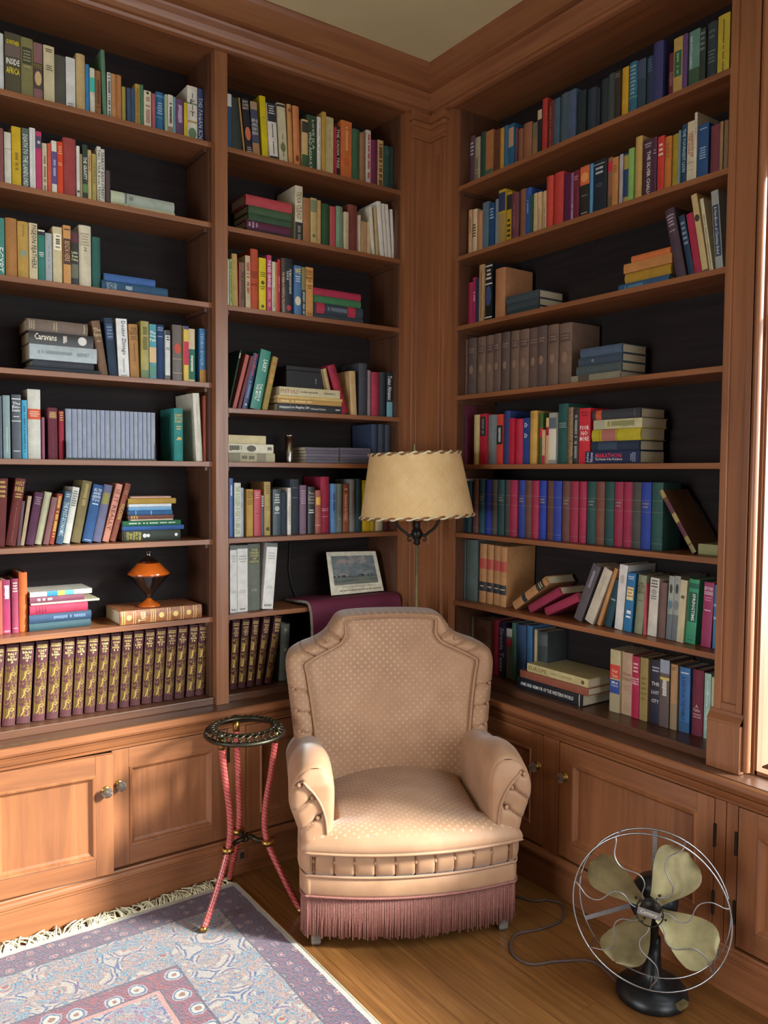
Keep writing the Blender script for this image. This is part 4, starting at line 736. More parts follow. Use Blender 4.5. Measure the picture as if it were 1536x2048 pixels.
shelf_row('A2', 6, Zb[6], .045, [
 (460, 474, 1091, 'efece6', 0, ('B', 0, .07, '6c706a'), ('D', .15, .26, 'b4b0a8', 3), ('D', .67, .72, 'b4b0a8', 2), ('D', .94, .99, '8a8880', 1), K(k='jacket')), (475, 496, 1091, 'f0ede6', 0, ('B', 0, .05, '6c706a'), ('D', .15, .27, 'b0aca4', 3), ('D', .67, .72, 'b4b0a8', 2), ('D', .94, .99, '8a8880', 1), K(k='jacket')), (498, 522, 1088, '73796c', 0, ('L', .06, .3, '5c6048'), ('H', 'THE|STANDARD|CYCLOPEDIA|OF|HORTICULTURE', .07, .29, 'd0c488', .36), ('H', 'I-O', .66, .72, 'b0b4a4', .2), K(k='cloth', d=.18)), (523.5, 545, 1087, 'f2efe8', 9, ('B', 0, .06, '6c706a'), ('D', .14, .26, 'b4b0a8', 3), ('D', .65, .7, 'b4b0a8', 2), ('D', .92, .98, '8a8880', 1), K(k='jacket'))], G2 % 'seventh')
shelf_row('A2', 7, SILL, .06, [(560, 578, 1249, '5c5f56', 3, ('L', .18, .36, '484a42'), ('O', .1, '8a8c80', .16), ('O', .45, '8a8c80', .16), K(k='cloth'))], G2 % 'bottom', start=5)
# ---- window-wall bay
GB = 'books of the %s row, window-wall bay'
shelf_row('B', 0, Z[0], .05, [
 (933, 946, 272, '5a3c48', 0, ('D', .12, .4, 'c8c0c4', 4), K(k='cloth')), (947, 958, 275, 'a89c7c', 0, ('V', .45, .95, '6c6448', .25)), (959, 971, 264, '24483f'), (971.5, 986, 262, 'b37848', 0, ('B', .8, 1, '48604c'), K(k='jacket')), (987, 999, 259, '6c4030'), (999.5, 1007, 256, 'cf9c3c'), (1007.5, 1016, 252, '2c6a90'), (1016.5, 1029, 249, '2a6488', 0, ('L', .08, .5, 'b08c6c'), K(k='jacket')), (1029.5, 1034, 256, '6c4a5c'), (1034.5, 1044, 258, '8c5a3c'), (1044.5, 1061, 246, '9a6240', 0, K(k='cloth')),
 (1062, 1073, 245, '7c705c', 0, ('B', .4, 1, '8a6c4c'), K(k='jacket')), (1073.5, 1082, 220, '20282c', 0, ('B', 0, .2, 'c0a888'), K(k='jacket')), (1083, 1093, 197, 'bd3c38', 0, K(k='jacket')), (1093.5, 1106, 203, '6c2824', 0, ('V', .1, .9, '8c4a3c', .15)), (1107, 1118, 197, '4a6478'), (1118.5, 1136, 186, '4e6068'), (1136.5, 1152, 181, '4f6280'), (1154, 1170, 182, '223238'), (1171, 1189, 176, '283644'), (1189.5, 1197, 176, '28303c'), (1197.5, 1213, 157, '243038'), (1213.5, 1228, 147, '44504c'), (1228.5, 1240.5, 143, '38302c', 0, ('D', .05, .14, '8a7c74', 2)),
 (1241, 1254, 134, 'd6a632', 0, K(k='jacket')), (1255, 1271, 124, '2c6c88', 0, ('D', .06, .6, '8ab0b8', 8), ('B', .62, .64, '6c9870'), K(k='cloth')), (1271.5, 1288, 118, '2e4658', 0, ('B', 0, .35, '3c4c60'), K(k='jacket')), (1289, 1302.5, 112, '263a50', 0, ('D', .05, .3, '54708c', 5)), (1303, 1323, 84, '3a3c70', 0, K(k='cloth', d=.16)), (1334, 1344.5, 106, '702434', 0, ('D', .4, .68, 'a87c80', 6)), (1345, 1363, 75, 'c0a25a', 0, ('L', .22, .64, '2c5c40'), ('V', .26, .6, '8aa478', .12), K(k='jacket')), (1363.5, 1374, 69, '67487c'), (1375, 1397, 60, '68988c', 0, ('B', .62, 1, '38543c'), ('T', 'THE OUTDOORSMAN', .08, .6, 'd8e4dc', -.28, .1), K(k='jacket')), (1398, 1410.5, 58, '2c3c3a', 0, ('D', .05, .4, '7c8a84', 4)), (1411, 1431, 44, '303c40', 0, ('D', .12, .3, '5c6468', 2), ('D', .45, .68, '68706c', 4), K(k='cloth')), (1432, 1456, 28, 'cdb83a', 0, ('V', .08, .9, '5c5420', .05), K(k='jacket'))], GB % 'top')
shelf_row('B', 1, Z[1], .05, [
 (936, 943, 420, 'd8a878', 0, ('V', .15, .5, '8a5c3c', .15)), (943.5, 953, 419, 'd8c09a', 0, ('D', .32, .62, '3a3028', 5)), (953.5, 964, 423, 'c88c5c'), (965, 977, 405, '5c7888'), (977.5, 988, 407, '1f4a78', 0, ('D', .1, .35, 'a8c0d8', 4)), (988.5, 996, 398, '8a94a0'), (996.5, 1010, 380, 'c8a830', 0, ('B', .05, .38, '243454'), ('B', .42, 1, '9a8048'), K(k='jacket')), (1010.5, 1020, 384, 'c8a030', 0, ('B', .05, .33, '24242a'), ('D', .5, .98, '342c20', 5), K(k='jacket')), (1021, 1036, 386, '6c3840', 0, ('V', .2, .7, '8c5c60', .08), K(k='cloth')), (1037, 1048.5, 378, '8a5c40'), (1049, 1060, 376, '2c54a4', 0, ('V', .25, .5, '90a8d8', .1), K(k='cloth')), (1060.5, 1066, 391, '2f5848'),
 (1067, 1074.5, 387, 'dcc49c', 0, ('V', .05, .95, 'b8986c', .1)), (1076, 1083, 385, 'd8b888', 0, ('V', .4, .9, '8a6c48', .12)), (1084, 1091, 382, 'dcb890', 0, ('V', .4, .9, '8a6c48', .12)), (1092, 1105, 353, 'cc4434', 0, K(k='cloth')), (1105.5, 1124, 345, 'c83c34', 0, K(k='cloth')), (1124.5, 1138.5, 346, '5c2048'), (1139, 1146, 345, 'a070a0', 0, ('V', .6, .9, 'c8a8c8', .2)), (1147, 1158.5, 342, '74283c', 0, ('D', .1, .2, 'c89098', 2), K(k='jacket')), (1159, 1178, 331, '2c2c2a', 0, ('B', .02, .36, 'd0643c'), ('O', .22, 'e09450', .4), ('D', .54, .58, '8a867c', 1), ('D', .86, .9, 'b8b4a8', 1), K(k='jacket')), (1179, 1185, 328, '5c9cc8'), (1186, 1208, 320, '1c2c3a', 0, ('B', .07, .08, 'd8d8d4'), ('D', .12, .28, 'c0c4c8', 2), ('D', .42, .5, '5c6870', 2), K(k='jacket', d=.16)), (1208.5, 1213, 318, '2c3038'),
 (1213.5, 1223, 315, '9a6c54', 0, ('B', .08, .26, 'c02c3c'), ('B', .7, 1, '6c5438'), K(k='jacket')), (1223.5, 1235, 315, 'cc8c50', 0, ('D', .15, .3, '8a5a34', 3)), (1237, 1244, 309, 'b8b0b8'), (1244.5, 1255, 307, '23406a', 0, ('B', .04, .3, 'a08c40'), ('B', .82, .94, 'a08c40'), K(k='cloth')), (1255.5, 1266, 297, '8fc068', 0, K(k='jacket')), (1267, 1281, 273, 'c9a25c', 0, K(k='cloth', d=.17)), (1284, 1304, 279, '4b3040', 0, ('D', .06, .15, 'b8a8b4', 2), ('T', 'THE SILVER CHALICE', .2, .99, 'e4dcdc', .1, .17), K(k='jacket')), (1304.5, 1313, 275, '54304a', 0, ('D', .2, .3, 'a890a4', 2)), (1314, 1327.5, 273, 'd6403c', 0, ('D', .12, .36, 'f0d4cc', 3), K(k='jacket')), (1328, 1341.5, 274, 'cc7c34', 0, ('D', .12, .4, 'a85c24', 4)), (1342, 1356, 268, 'b09a2c', 0, K(k='cloth')), (1356.5, 1361, 262, '7c9cac'), (1361.5, 1371, 249, '1c4464', 0, ('T', 'THE YOUNGEST LION', .08, .75, 'b0c8d4'), K(k='jacket')),
 (1372, 1387, 243, 'ddd2b4', 0, ('T', 'CHARIOTS OF', .16, .56, 'a8402c', .2, .17), ('T', 'THE GODS', .18, .5, 'a8402c', -.2, .16), ('B', .64, .645, '5c5444'), ('B', .76, .765, '5c5444'), K(k='jacket')), (1388, 1393.5, 226, 'e6e0cc', 0, ('V', .1, .3, '8a8474', .2), K(k='paper', d=.18)), (1395, 1416, 249, '24548c', 0, ('D', .07, .1, 'c8d8e4', 1), ('D', .4, .62, 'a8c0d8', 5), K(k='jacket')), (1418, 1437, 250, '7c3844', 0, K(k='cloth')), (1440, 1446, 244, 'a8845c'), (1446.5, 1455, 241, '8a6a50')], GB % 'second')
shelf_row('B', 2, Z[2], .05, [
 (930, 942, 565, 'a02048'), (942.5, 950, 555, 'b02c58', 0, ('V', .3, .5, 'd8a0b4', .2)), (950.5, 957, 557, '2a3450'), (958, 967.5, 530, 'b89468', 0, ('V', .1, .9, '7c6444', .12), K(k='jacket')), (968, 982, 526, '1c1c22', 0, ('B', .04, .06, 'e0dcd0'), ('D', .1, .3, 'd8d4c8', 3), ('B', .34, .36, 'e0dcd0'), ('O', .55, '34446c', .4, 2.5), ('B', .9, .92, 'd8d4c8'), K(k='jacket', d=.16)), (990, 1010, 537, 'b27a50', 0, K(k='cloth', d=.17))], GB % 'third')
stack('B', 2, Z[2], .045, [(1014, 1076, 12, '303c40', K(k='cloth')), (1013, 1077, 15, '36444a', K(k='cloth')), (1012, 1077, 16, '3c4a50', K(k='cloth'))], GB % 'third', where='dark ')
stack('B', 2, Z[2], .045, [(1236, 1338, 17, '2f5a80', ('V', .1, .5, '5c80a0', .2), K(k='cloth')), (1249, 1341, 20, 'b58c28', ('B', .55, .56, '8a6820'), K(k='cloth')), (1247, 1343, 19, 'c88a50', K(k='jacket')), (1262, 1340, 13, 'd2713a', K(k='cloth'))], GB % 'third', where='orange ')
shelf_row('B', 2, Z[2], .045, [
 (1351, 1371, 421, '4e3a48', -19, ('D', .08, .26, 'b0a0a8', 4), ('D', .3, .34, 'a09098', 1), K(k='cloth')), (1376, 1388, 432, '24405c', -16, ('D', .1, .5, '8aa0b8', 5), K(k='jacket')), (1389, 1404, 429, 'b4284c', -14, K(k='cloth')), (1406, 1418, 391, 'd8c088', -18, ('O', .3, '3c3a34', .44, 1.3), ('B', .95, 1, '54483c'), K(k='jacket')), (1418.5, 1426, 398, 'e2d8b4', -16, ('V', .2, .95, '7c7458', .15), K(k='jacket', d=.16)), (1433, 1448, 383, 'a8aca8', -9, ('L', .18, .82, '2c3c50'), ('T', 'A Handbook of Christian Belief', .2, .8, 'c8d0d8', 0, .2), K(k='jacket'))], GB % 'third', start=6)
EB = [925, 936.6, 953.6, 970, 986.9, 1002.7, 1019.3, 1036.7, 1056.3, 1074.8, 1094.9, 1116.8, 1142.4]
shelf_row('B', 3, Z[3], .05, [(a-2, b-2.6, 680-35*i/11.5, ('6a5248', '5c4a44', '745c4c', '7a6050')[i % 4], 0, ('L', .16, .3, '54403a'), ('D', .18, .27, '8a7060', 2), ('O', .55, '8a6c58', .22, 1.6), K(k='cloth', d=.17)) for i, (a, b) in enumerate(zip(EB, EB[1:]))], 'brown matching set in the fourth row, window-wall bay', name='set_volume', phrase='worn matching volume')
stack('B', 3, Z[3], .045, [(1142, 1240, 16, '97907a', ('B', .15, .38, '54483c'), K(k='jacket')), (1152, 1242, 18, '4c5a5c', K(k='cloth')), (1156, 1243, 17, '3c4c5c', ('O', .35, '6c8094', .2), K(k='cloth')), (1160, 1243, 18, '4c6078', K(k='cloth'))], GB % 'fourth')
shelf_row('B', 4, Z[4], .05, [
 (914, 924, 812, '6c2c40', 0, ('B', .16, .62, '24202a'), K(k='jacket', d=.07)), (946, 958, 830, 'd0ba80', 0, K(k='cloth')), (959, 972.5, 828, 'c0283c', 0, ('L', .06, .44, '1e1c20'), ('V', .1, .4, '6c686c', .2), K(k='jacket')), (973, 990, 830, '7c8688', 0, K(k='cloth')), (992, 1004, 829, 'd8483c', 0, ('B', .22, .6, '1c1c1e'), ('V', .27, .55, 'b8b8b4', .2), K(k='jacket')), (1005, 1016, 822, '253c78', 0, K(k='cloth')), (1017, 1027, 837, 'c02440'), (1027.5, 1043, 838, 'c42844', 0, K(k='cloth')), (1043.5, 1057, 836, '2c4890', 0, ('H', 'D||D', .1, .44, 'e4e8f0', .25), K(k='jacket')), (1058, 1072, 822, 'd0a44c', 0, ('D', .06, .16, 'a87c30', 3), K(k='cloth', d=.16)), (1077, 1083, 826, '4c7040', 0, ('B', .3, .48, 'd0343c')), (1083.5, 1089.5, 860, 'd8b48c', 0, ('B', .75, 1, 'b02c44')), (1090, 1097.5, 836, 'c8283c', 0, ('B', 0, .2, 'e4c07c'), ('B', .38, 1, 'd8a878')),
 (1098, 1113, 826, 'a8a8a0', 0, ('B', .1, .3, '5c6670'), ('B', .32, .92, 'd8d2bc'), K(k='jacket')), (1113.5, 1133, 808, '1f5450', 0, ('L', .3, .42, '173c3a'), ('D', .31, .41, '8aa8a0', 3), K(k='cloth', d=.16)), (1134, 1144, 815, '8a5c34', 0, K(k='cloth', m='marbled')), (1147, 1157, 820, '3c3c40', 0, ('V', .1, .9, '9a9a94', .25), K(k='jacket')), (1158, 1180.5, 817, 'd83440', 0, ('D', .06, .16, '8c2028', 2), ('H', 'POOR|NO|MORE', .3, .6, 'f4f0ea', .40), K(k='jacket'))], GB % 'fifth')
stack('B', 4, Z[4], .04, [(1170, 1279, 25, '243056', ('T', 'MARATHON', .2, .68, 'd83a54', .14, .19), ('T', 'The Pursuit of the Presidency', .2, .70, 'e4e8ec', -.18, .12), ('H', 'Jules|Witcover', .02, .16, 'dce4ec', .42), ('D', .84, .94, 'a8b4c8', 3), K(k='jacket')), (1182, 1278, 20, '1f3048', ('L', .15, .55, '304458'), K(k='cloth')), (1183, 1280, 24, 'c4b428', ('B', .21, .5, 'a8685c'), ('B', .16, .17, '8a7c20'), ('B', .52, .53, '8a7c20'), K(k='cloth')), (1187, 1284, 19, 'cfc79c', ('B', .0, .24, 'a8a88c'), ('V', .3, .85, '8a8c58', .3), K(k='jacket')), (1184, 1280, 20, '3a3c44', ('B', .08, .2, 'c85c38'), ('B', .05, .055, '7c5c48'), ('B', .88, .9, '5c5450'), K(k='cloth'))], GB % 'fifth')
SC = ['6a4238', '23505c', '2438a0', '4c4644', '23484c', '4c4844', 'a02448', '2a4094', '6c443a', 'a8284c', '263ca4', '6c463e', '2a40a0', '6a4640', 'a02a4a', 'a82a4c', '23504e', '7a4a3c', '22504c', 'a02a4c', 'a42c50', '4e4a46', '2844a4', '2a5652']
ES = [945.3, 957.4, 969.5, 982.7, 995.2, 1008.8, 1020.8, 1036, 1050.3, 1063.9, 1078.2, 1092.6, 1107.7, 1125, 1141, 1158, 1172.7, 1190.8, 1208.5, 1227, 1244.8, 1263.3, 1282.2, 1302.2, 1325]
shelf_row('B', 5, Z[5], .05, [(903, 917, 958, 'e6e2dc', 0, ('D', .88, .94, '8a888c', 2), K(k='jacket')), (919, 929, 965, '23404c'), (930, 941, 963, '1f3c44')]+[(a-2.5, b-3.2, 959+6.5*i/23, SC[i], 0, ('B', .27, .274, '8a8474'), ('B', .44, .444, '8a8474'), ('D', .3, .4, '8a8070', 2) if i % 3 == 1 else ('B', .9, .904, '8a8474'), K(k='cloth', d=.16 if i < 23 else .11)) for i, (a, b) in enumerate(zip(ES, ES[1:]))], 'coloured matching set in the sixth row, window-wall bay', name='set_volume', phrase='matching set volume')
shelf_row('B', 5, Z[5], .05, [(1382, 1393, 984, '6c4a34', -47, ('B', .0, .12, 'a08c50'), ('B', .2, .36, '5c2844'), ('B', .38, .52, 'a8945c'), ('B', .55, .72, '5c2844'), ('B', .75, .86, '9a8850'), ('B', .88, 1, '8a845c'), K(k='cloth', d=.15, c='gilt'))], 'books of the sixth row, window-wall bay', start=27)
p0 = Vector((.07, 0, Z[5])); a = line_at(1396, p0, Vector((0, -1, 0))); b = line_at(1436, p0, Vector((0, -1, 0)))
stack('B', 5, Z[5], .06, [(1396, 1437, 22, '9a9a6c', K(k='jacket', d=.12, lab='pale olive book lying flat beside the end pilaster, sixth row, window-wall bay'))], GB % 'sixth', where='single ')
shelf_row('B', 6, Z[6], .055, [
 (907, 930, 1076, '4c5a58', 0, K(k='cloth', d=.17)), (931, 953, 1080, '525f5c', 0, K(k='cloth', d=.17)), (955, 969, 1088, 'bd8a58', 1, ('B', .25, .42, 'b2483c'), ('B', .64, .8, '26282c'), ('D', .7, .74, 'c8b8a0', 1), K(k='cloth', d=.18)), (970, 982.5, 1090, 'bd8a58', 1, ('B', .25, .42, 'b2483c'), ('B', .64, .8, '26282c'), ('D', .7, .74, 'c8b8a0', 1), K(k='cloth', d=.18)), (983.5, 996.5, 1092, 'bd8a58', 1, ('B', .25, .42, 'b2483c'), ('B', .64, .8, '26282c'), ('D', .7, .74, 'c8b8a0', 1), K(k='cloth', d=.18)), (997.5, 1011, 1094, 'bd8a58', 1, ('B', .25, .42, 'b2483c'), ('B', .64, .8, '26282c'), ('D', .7, .74, 'c8b8a0', 1), K(k='cloth', d=.18))], GB % 'seventh')
shelf_row('B', 6, Z[6], .05, [
 (1014, 1040, 1150, 'bd8a58', 0, ('B', .1, .3, '26282c'), ('D', .14, .24, 'c8b070', 2), ('B', .62, .72, '26282c'), K(ang=55, h=.235, w=.036, k='cloth', d=.17, c='tan fallen')), (1050, 1066, 1165, '9a2a4a', 0, K(ang=60, h=.20, w=.034, k='cloth', d=.16, c='crimson fallen')), (1082, 1096, 1180, 'a02c4c', 0, K(ang=64, h=.195, w=.034, k='cloth', d=.16, c='crimson tumbled'))], GB % 'seventh', start=6)
shelf_row('B', 6, Z[6], .06, [
 (1146, 1163, 1135, '5f5a60', 27, ('V', .1, .4, '9a94a0', .15), K(k='jacket')), (1168, 1186, 1143, 'd6ccb8', 27, ('V', .1, .5, 'b8ae98', .1), K(k='jacket')), (1192, 1199, 1139, 'c8925c', 24, K(k='paper')), (1204, 1219, 1162, '1f4854', 14, ('D', .4, .46, 'a0b4b0', 1)), (1227, 1243, 1131, 'efeeea', 6, ('O', .22, 'b8b8b4', .25, 2), K(k='jacket', d=.17)), (1247, 1263, 1147, '2f7cb0', 5, ('D', .05, .12, 'd0e0ec', 2), ('L', .24, .46, 'e8d8a0'), ('D', .26, .43, 'a87434', 3), ('V', .64, .76, 'f0f4f8', .3), K(k='jacket')), (1268, 1284, 1151, '8e9478', 5, ('H', 'WE|MUST|DO|MARCH', .12, .32, '5c4820'), ('D', .42, .45, '6c6440', 1), K(k='cloth')), (1286, 1291.5, 1167, 'bf5660'),
 (1292, 1310, 1157, 'e0dcd0', 3, ('D', .03, .18, '54504c', 3), ('O', .24, 'a8a4a0', .3), ('D', .3, .38, '6c6864', 2), K(k='jacket')), (1313, 1327, 1166, '7c605c', 2, K(k='cloth')), (1329, 1340, 1153, 'a8b0a8', 3, ('O', .2, '3c4444', .25, 3), ('O', .45, '5c8094', .4, 1.8), ('B', .6, 1, '6c7478'), K(k='jacket')), (1341, 1353, 1153, 'a8b0a8', 3, ('O', .2, '3c4444', .25, 3), ('O', .45, '7c8484', .4, 1.8), ('B', .6, 1, '6c7478'), K(k='jacket')), (1354, 1367.5, 1161, 'ddd2ac', 4, ('O', .27, '5c6448', .3, .8), K(k='jacket')), (1368, 1388, 1160, '3ea47c', 4, ('B', .06, .14, '1f6450'), ('L', .2, .66, '1a5c48'), ('T', 'SPRINGTIME', .22, .64, 'e8f0e8', .1, .15), ('D', .93, .96, '1c5c48', 1), K(k='jacket')), (1400, 1420, 1166, 'a83a6c', 3, ('H', 'BEYOND|DESIRE', .06, .2, 'f0e0e8'), ('D', .22, .3, 'd890b0', 2), ('D', .42, .45, 'f0e0e8', 1), K(k='jacket')), (1422, 1434, 1171, '4a88b4', 1, ('B', .3, .34, '9cc0d8'), ('B', .5, .54, '9cc0d8'), K(k='jacket'))], GB % 'seventh', start=9)
shelf_row('B', 7, SILL, .10, [
 (931, 944, 1234, '6c5c50'), (945, 982, 1240, '7c5c48', 0, ('O', .3, '5c3c30', .3), K(k='cloth')), (983, 997, 1240, '9c2444', 0, K(k='cloth')), (998, 1009.5, 1245, '28243a', 0, ('T', 'Sironia Texas', .1, .9, 'a8a8bc'), K(k='jacket')), (1010, 1022, 1258, '6a7478', 0, ('B', 0, .16, 'd8d8d0'), ('B', .2, .36, 'b03444'), K(k='jacket')), (1024, 1031.5, 1246, '4c7468'), (1032, 1050, 1250, '2f4c74', 0, K(k='cloth')), (1051, 1061, 1252, '4a78a4', 0, K(k='jacket')), (1065, 1070, 1260, 'cbb894'), (1071, 1090, 1264, '3c4446', 0, ('B', .05, .25, '4c5454'), K(k='cloth'))], GB % 'bottom', dep=.13)
stack('B', 7, SILL, .03, [(1034, 1164, 23, '22262e', ('T', 'ARMS AND ARMOUR OF THE WESTERN WORLD', .06, .88, 'e4e4e0', 0, .16), ('B', .955, .965, 'd8d4c8'), K(k='jacket', d=.20, sb=.0)), (1040, 1175, 15, '9c5c48', K(k='jacket', d=.19, sb=.003)), (1054, 1176, 17, 'd2c490', ('T', 'EUROPE', .03, .34, '8a7434', 0, .28), ('V', .42, .75, 'a89860', .1), ('O', .92, '5c5030', .25), K(k='jacket', d=.19, sb=.01))], GB % 'bottom')
shelf_row('B', 7, SILL, .09, [
 (1220, 1240, 1300, 'd0c498', 0, ('B', .24, .46, 'd24034'), ('H', 'Our|Times', .3, .45, 'e8c8a8', .3), ('B', .48, .7, '2f4a90'), ('H', 'Mid|Century', .5, .6, 'dce0e8', .36), ('B', .7, 1, 'a89c7c'), K(k='jacket')), (1241, 1262, 1306, 'c8a88c', 0, ('H', 'House|Divided', .3, .46, 'a06c5c'), ('D', .52, .62, 'a8806c', 3), K(k='jacket')), (1263, 1278, 1313, 'b82850', 0, ('D', .1, .28, 'ecc0c8', 3), ('H', 'Small|School|Affairs', .34, .46, 'f0dce0'), K(k='jacket')), (1279, 1295, 1316, 'a8925c', 0, ('D', .3, .7, '8a7840', 5), K(k='jacket')), (1297, 1318, 1321, '2c2e44', 0, ('D', .1, .2, 'b8bcc4', 2), ('H', 'THE||LOST||CITY', .34, .68, 'e4e0dc', .36), K(k='jacket')), (1319, 1338, 1320, '6a5c5c', 0, ('V', .3, .6, 'd8d4cc', .25), ('B', .26, .3, 'd0c060'), ('B', 0, .2, '9aa4b0'), K(k='jacket', c='mottled grey-brown')), (1339, 1353, 1329, 'c49a6c', 0, ('D', .04, .1, '8c5c34', 2), ('B', .6, 1, '9a8464'), K(k='cloth')),
 (1355, 1376, 1336, '3a78b8', 0, ('D', .07, .11, 'dce8f0', 1), ('T', 'A DEATH IN THE FAMILY', .14, .82, '1c3c5c', -.1, .2), ('B', .84, 1, '2c5c88'), K(k='jacket')), (1379, 1401, 1341, '7c2a40', 0, ('H', 'A|Fable', .52, .64, 'd8b8b4', .3), ('D', .66, .74, 'c09ca0', 2), K(k='cloth')), (1404, 1417, 1348, 'a8ccc0', 0, ('T', 'Good Morning, Young Lady', .1, .85, 'e8f0ec', 0, .2), K(k='jacket')), (1420, 1426, 1355, 'c8cca0')], GB % 'bottom', start=10, dep=.14)
# ---- all lettering in one pass
cache = {}
tmp = []
for s in sorted({s for s, _ in TEXTS}):
    cu = bpy.data.curves.new('lettering_source', 'FONT'); cu.body = s; cu.resolution_u = 1; cu.fill_mode = 'FRONT'; cu.offset = .012
    o = bpy.data.objects.new('lettering_source', cu); C.objects.link(o); tmp.append((s, o, cu))
bpy.context.view_layer.update(); dg = bpy.context.evaluated_depsgraph_get()
for s, o, cu in tmp:
    me = bpy.data.meshes.new_from_object(o.evaluated_get(dg)); vs = [v.co.copy() for v in me.vertices]; fs = [tuple(p.vertices) for p in me.polygons]
    if vs:
        x0 = min(v.x for v in vs); x1 = max(v.x for v in vs); y0 = min(v.y for v in vs); y1 = max(v.y for v in vs)
        if x1-x0 < .25: x0 -= .3; x1 += .3
        cache[s] = ([((v.x-x0)/(x1-x0), (v.y-y0)/max(y1-y0, 1e-4)) for v in vs], fs)
    bpy.data.meshes.remove(me)
for s, o, cu in tmp: bpy.data.objects.remove(o); bpy.data.curves.remove(cu)
def flush_text():
    for s, fn in TEXTS:
        if s in cache: fn(*cache[s])
flush_text(); TEXTS.clear()
# ================================================================ armchair
def armchair():
    F0 = Vector((-.7445, -.869, 0)); rz = R(-26.53)
    t = thing('armchair', 'tufted peach damask armchair with bullion fringe in the corner', 'armchair', F0, rz)
    sg = lambda a: -1 if a < 0 else 1
    # frame body, hidden in the upholstery
    MB().box(-.345, .345, .03, .60, .07, .30).build('frame', 'damask_plain', t)
    # path of the front and sides (plan)
    def plan(off=0):
        pts = [(-.345-off, .60)]
        pts += [(-.36-off, .40), (-.372-off, .20), (-.378-off, .06)]
        n = 60
        for i in range(n+1):
            x = -.378-off+(.756+2*off)*i/n; s = x/.378
            pts.append((x, -.052-off+.062*min(1, s*s)+(.03 if abs(s) > .995 else 0)))
        pts += [(.378+off, .06), (.372+off, .20), (.36+off, .40), (.345+off, .60)]
        return cr([(x, y, 0) for x, y in pts], 5)
    def band(name, prof, mat, pleats=False, **k):
        rows = []
        for d, z in prof:
            base = plan(0); P = []; N = len(base); s_acc = 0
            for i, p in enumerate(base):
                a, b = base[max(i-1, 0)], base[min(i+1, N-1)]; tn = (b-a).normalized(); nr = Vector((tn.y, -tn.x, 0))
                dd = d
                if pleats:
                    ph = (p.x/.0685) if p.y < .04 else (p.y/.0685); dd = d-.013*(1-abs(math.sin(math.pi*ph)))**9*(1 if .003 < d else 0); fr_ = ph-round(ph); dd -= .011*math.exp(-((fr_*.0685)**2+(z-.312)**2)/.00011)
                P.append((p.x+nr.x*dd, p.y+nr.y*dd, z))
            rows.append(P)
        return MB().grid(rows).build(name, mat, t, smooth=True, **k)
    band('lower_band', [(-.01, .185), (.006, .187), (.011, .20), (.012, .225), (.010, .245), (.004, .258), (-.01, .26)], 'damask_plain')
    band('tufted_band', [(-.01, .262), (.004, .263), (.014, .275), (.019, .30), (.018, .325), (.010, .345), (-.01, .35)], 'damask_plain', True)
    base = plan(.008)
    for z, nm in ((.2605, 'welt'), (.188, 'gimp')):
        MB().tube([(p.x, p.y-.003, z) for p in base], .0045, 6).build(nm, 'damask_plain' if nm == 'welt' else 'fringe_yarn', t, smooth=True)
    for k in range(-5, 6):
        x = k*.0685; y = -.052+.062*min(1, (x/.378)**2)-.012
        MB().ball((x, y, .312), .0072, 10, 6, (1, .7, 1)).build('button', 'damask_plain', t, smooth=True)
    # bullion fringe
    fr = MB(); rnd = random.Random(3); base = plan(.004); acc = 0; prev = base[0]
    for p in base[1:]:
        seg = (p-prev).length; n = 0
        while acc <= seg:
            q = prev.lerp(p, acc/seg); w1 = rnd.uniform(-.0025, .0025); L = .142+rnd.uniform(-.008, .008)
            fr.tube([(q.x, q.y, .188), (q.x+w1*.4, q.y-.002, .188-L*.5), (q.x+w1, q.y+rnd.uniform(-.003, .003), .188-L)], [.0026, .0027, .0028], 5); acc += .0056
        acc -= seg; prev = p
    fr.build('fringe', 'fringe_yarn', t, smooth=True, kind='stuff')
    # legs
    for x in (-.335, .335):
        for y in (.018, .56):
            MB().box(x-.017, x+.017, y-.017, y+.017, .012, .09).build('leg', 'acrylic', t, bevel=.004)
            MB().tube([(x-.013, y, .0125), (x+.013, y, .0125)], .0122, 10).build('caster', 'dull_steel', t)
    # seat cushion, T shaped and crowned
    ny, nx = 30, 36; rows = []; hwf = lambda y: .385 if y < .055 else .385-.112*min(1, (y-.055)/.05)**.8
    top, bot = [], []
    for j in range(ny+1):
        v_ = j/ny; y0 = .0+.52*v_; hw = hwf(y0); A, B_ = [], []
        for i in range(nx+1):
            s = -1+2*i/nx; x = hw*s; y = y0-(.062*(1-s*s))*(1-v_)**2-.03*(1-v_)**3
            ed = min(1, (1-abs(s))/.12); e2 = min(1, v_/.10); rd = math.sqrt(max(0, 1-(1-ed)**2))*math.sqrt(max(0, 1-(1-e2)**2))
            dome = .045*(1-s**2)*min(1, .35+1.6*v_)
            A.append((x, y, .378+.030*rd+dome+.010*v_)); B_.append((x, y, .350+.0*rd))
        top.append(A); bot.append(B_)
    mb = MB().grid(top).grid([r_[::-1] for r_ in bot])
    bd = lambda g: g[0]+[r_[-1] for r_ in g[1:]]+g[-1][::-1][1:]+[r_[0] for r_ in g[::-1][1:-1]]
    a, b = bd(top), bd(bot); mid = [((p[0]+q[0])/2*1.012, (p[1]+q[1])/2-.004*(1 if p[1] < .1 else 0), (p[2]+q[2])/2) for p, q in zip(a, b)]
    mb.grid([a, mid, b], False, True)
    seat = mb.build('seat_cushion', 'damask_seat', t, smooth=True)
    fe = bot[0]; MB().tube([(p[0], p[1]-.004, .354) for p in fe]+[(fe[-1][0]+.003, .04, .354)], .005, 6).build('seat_welt', 'damask_plain', t, smooth=True)
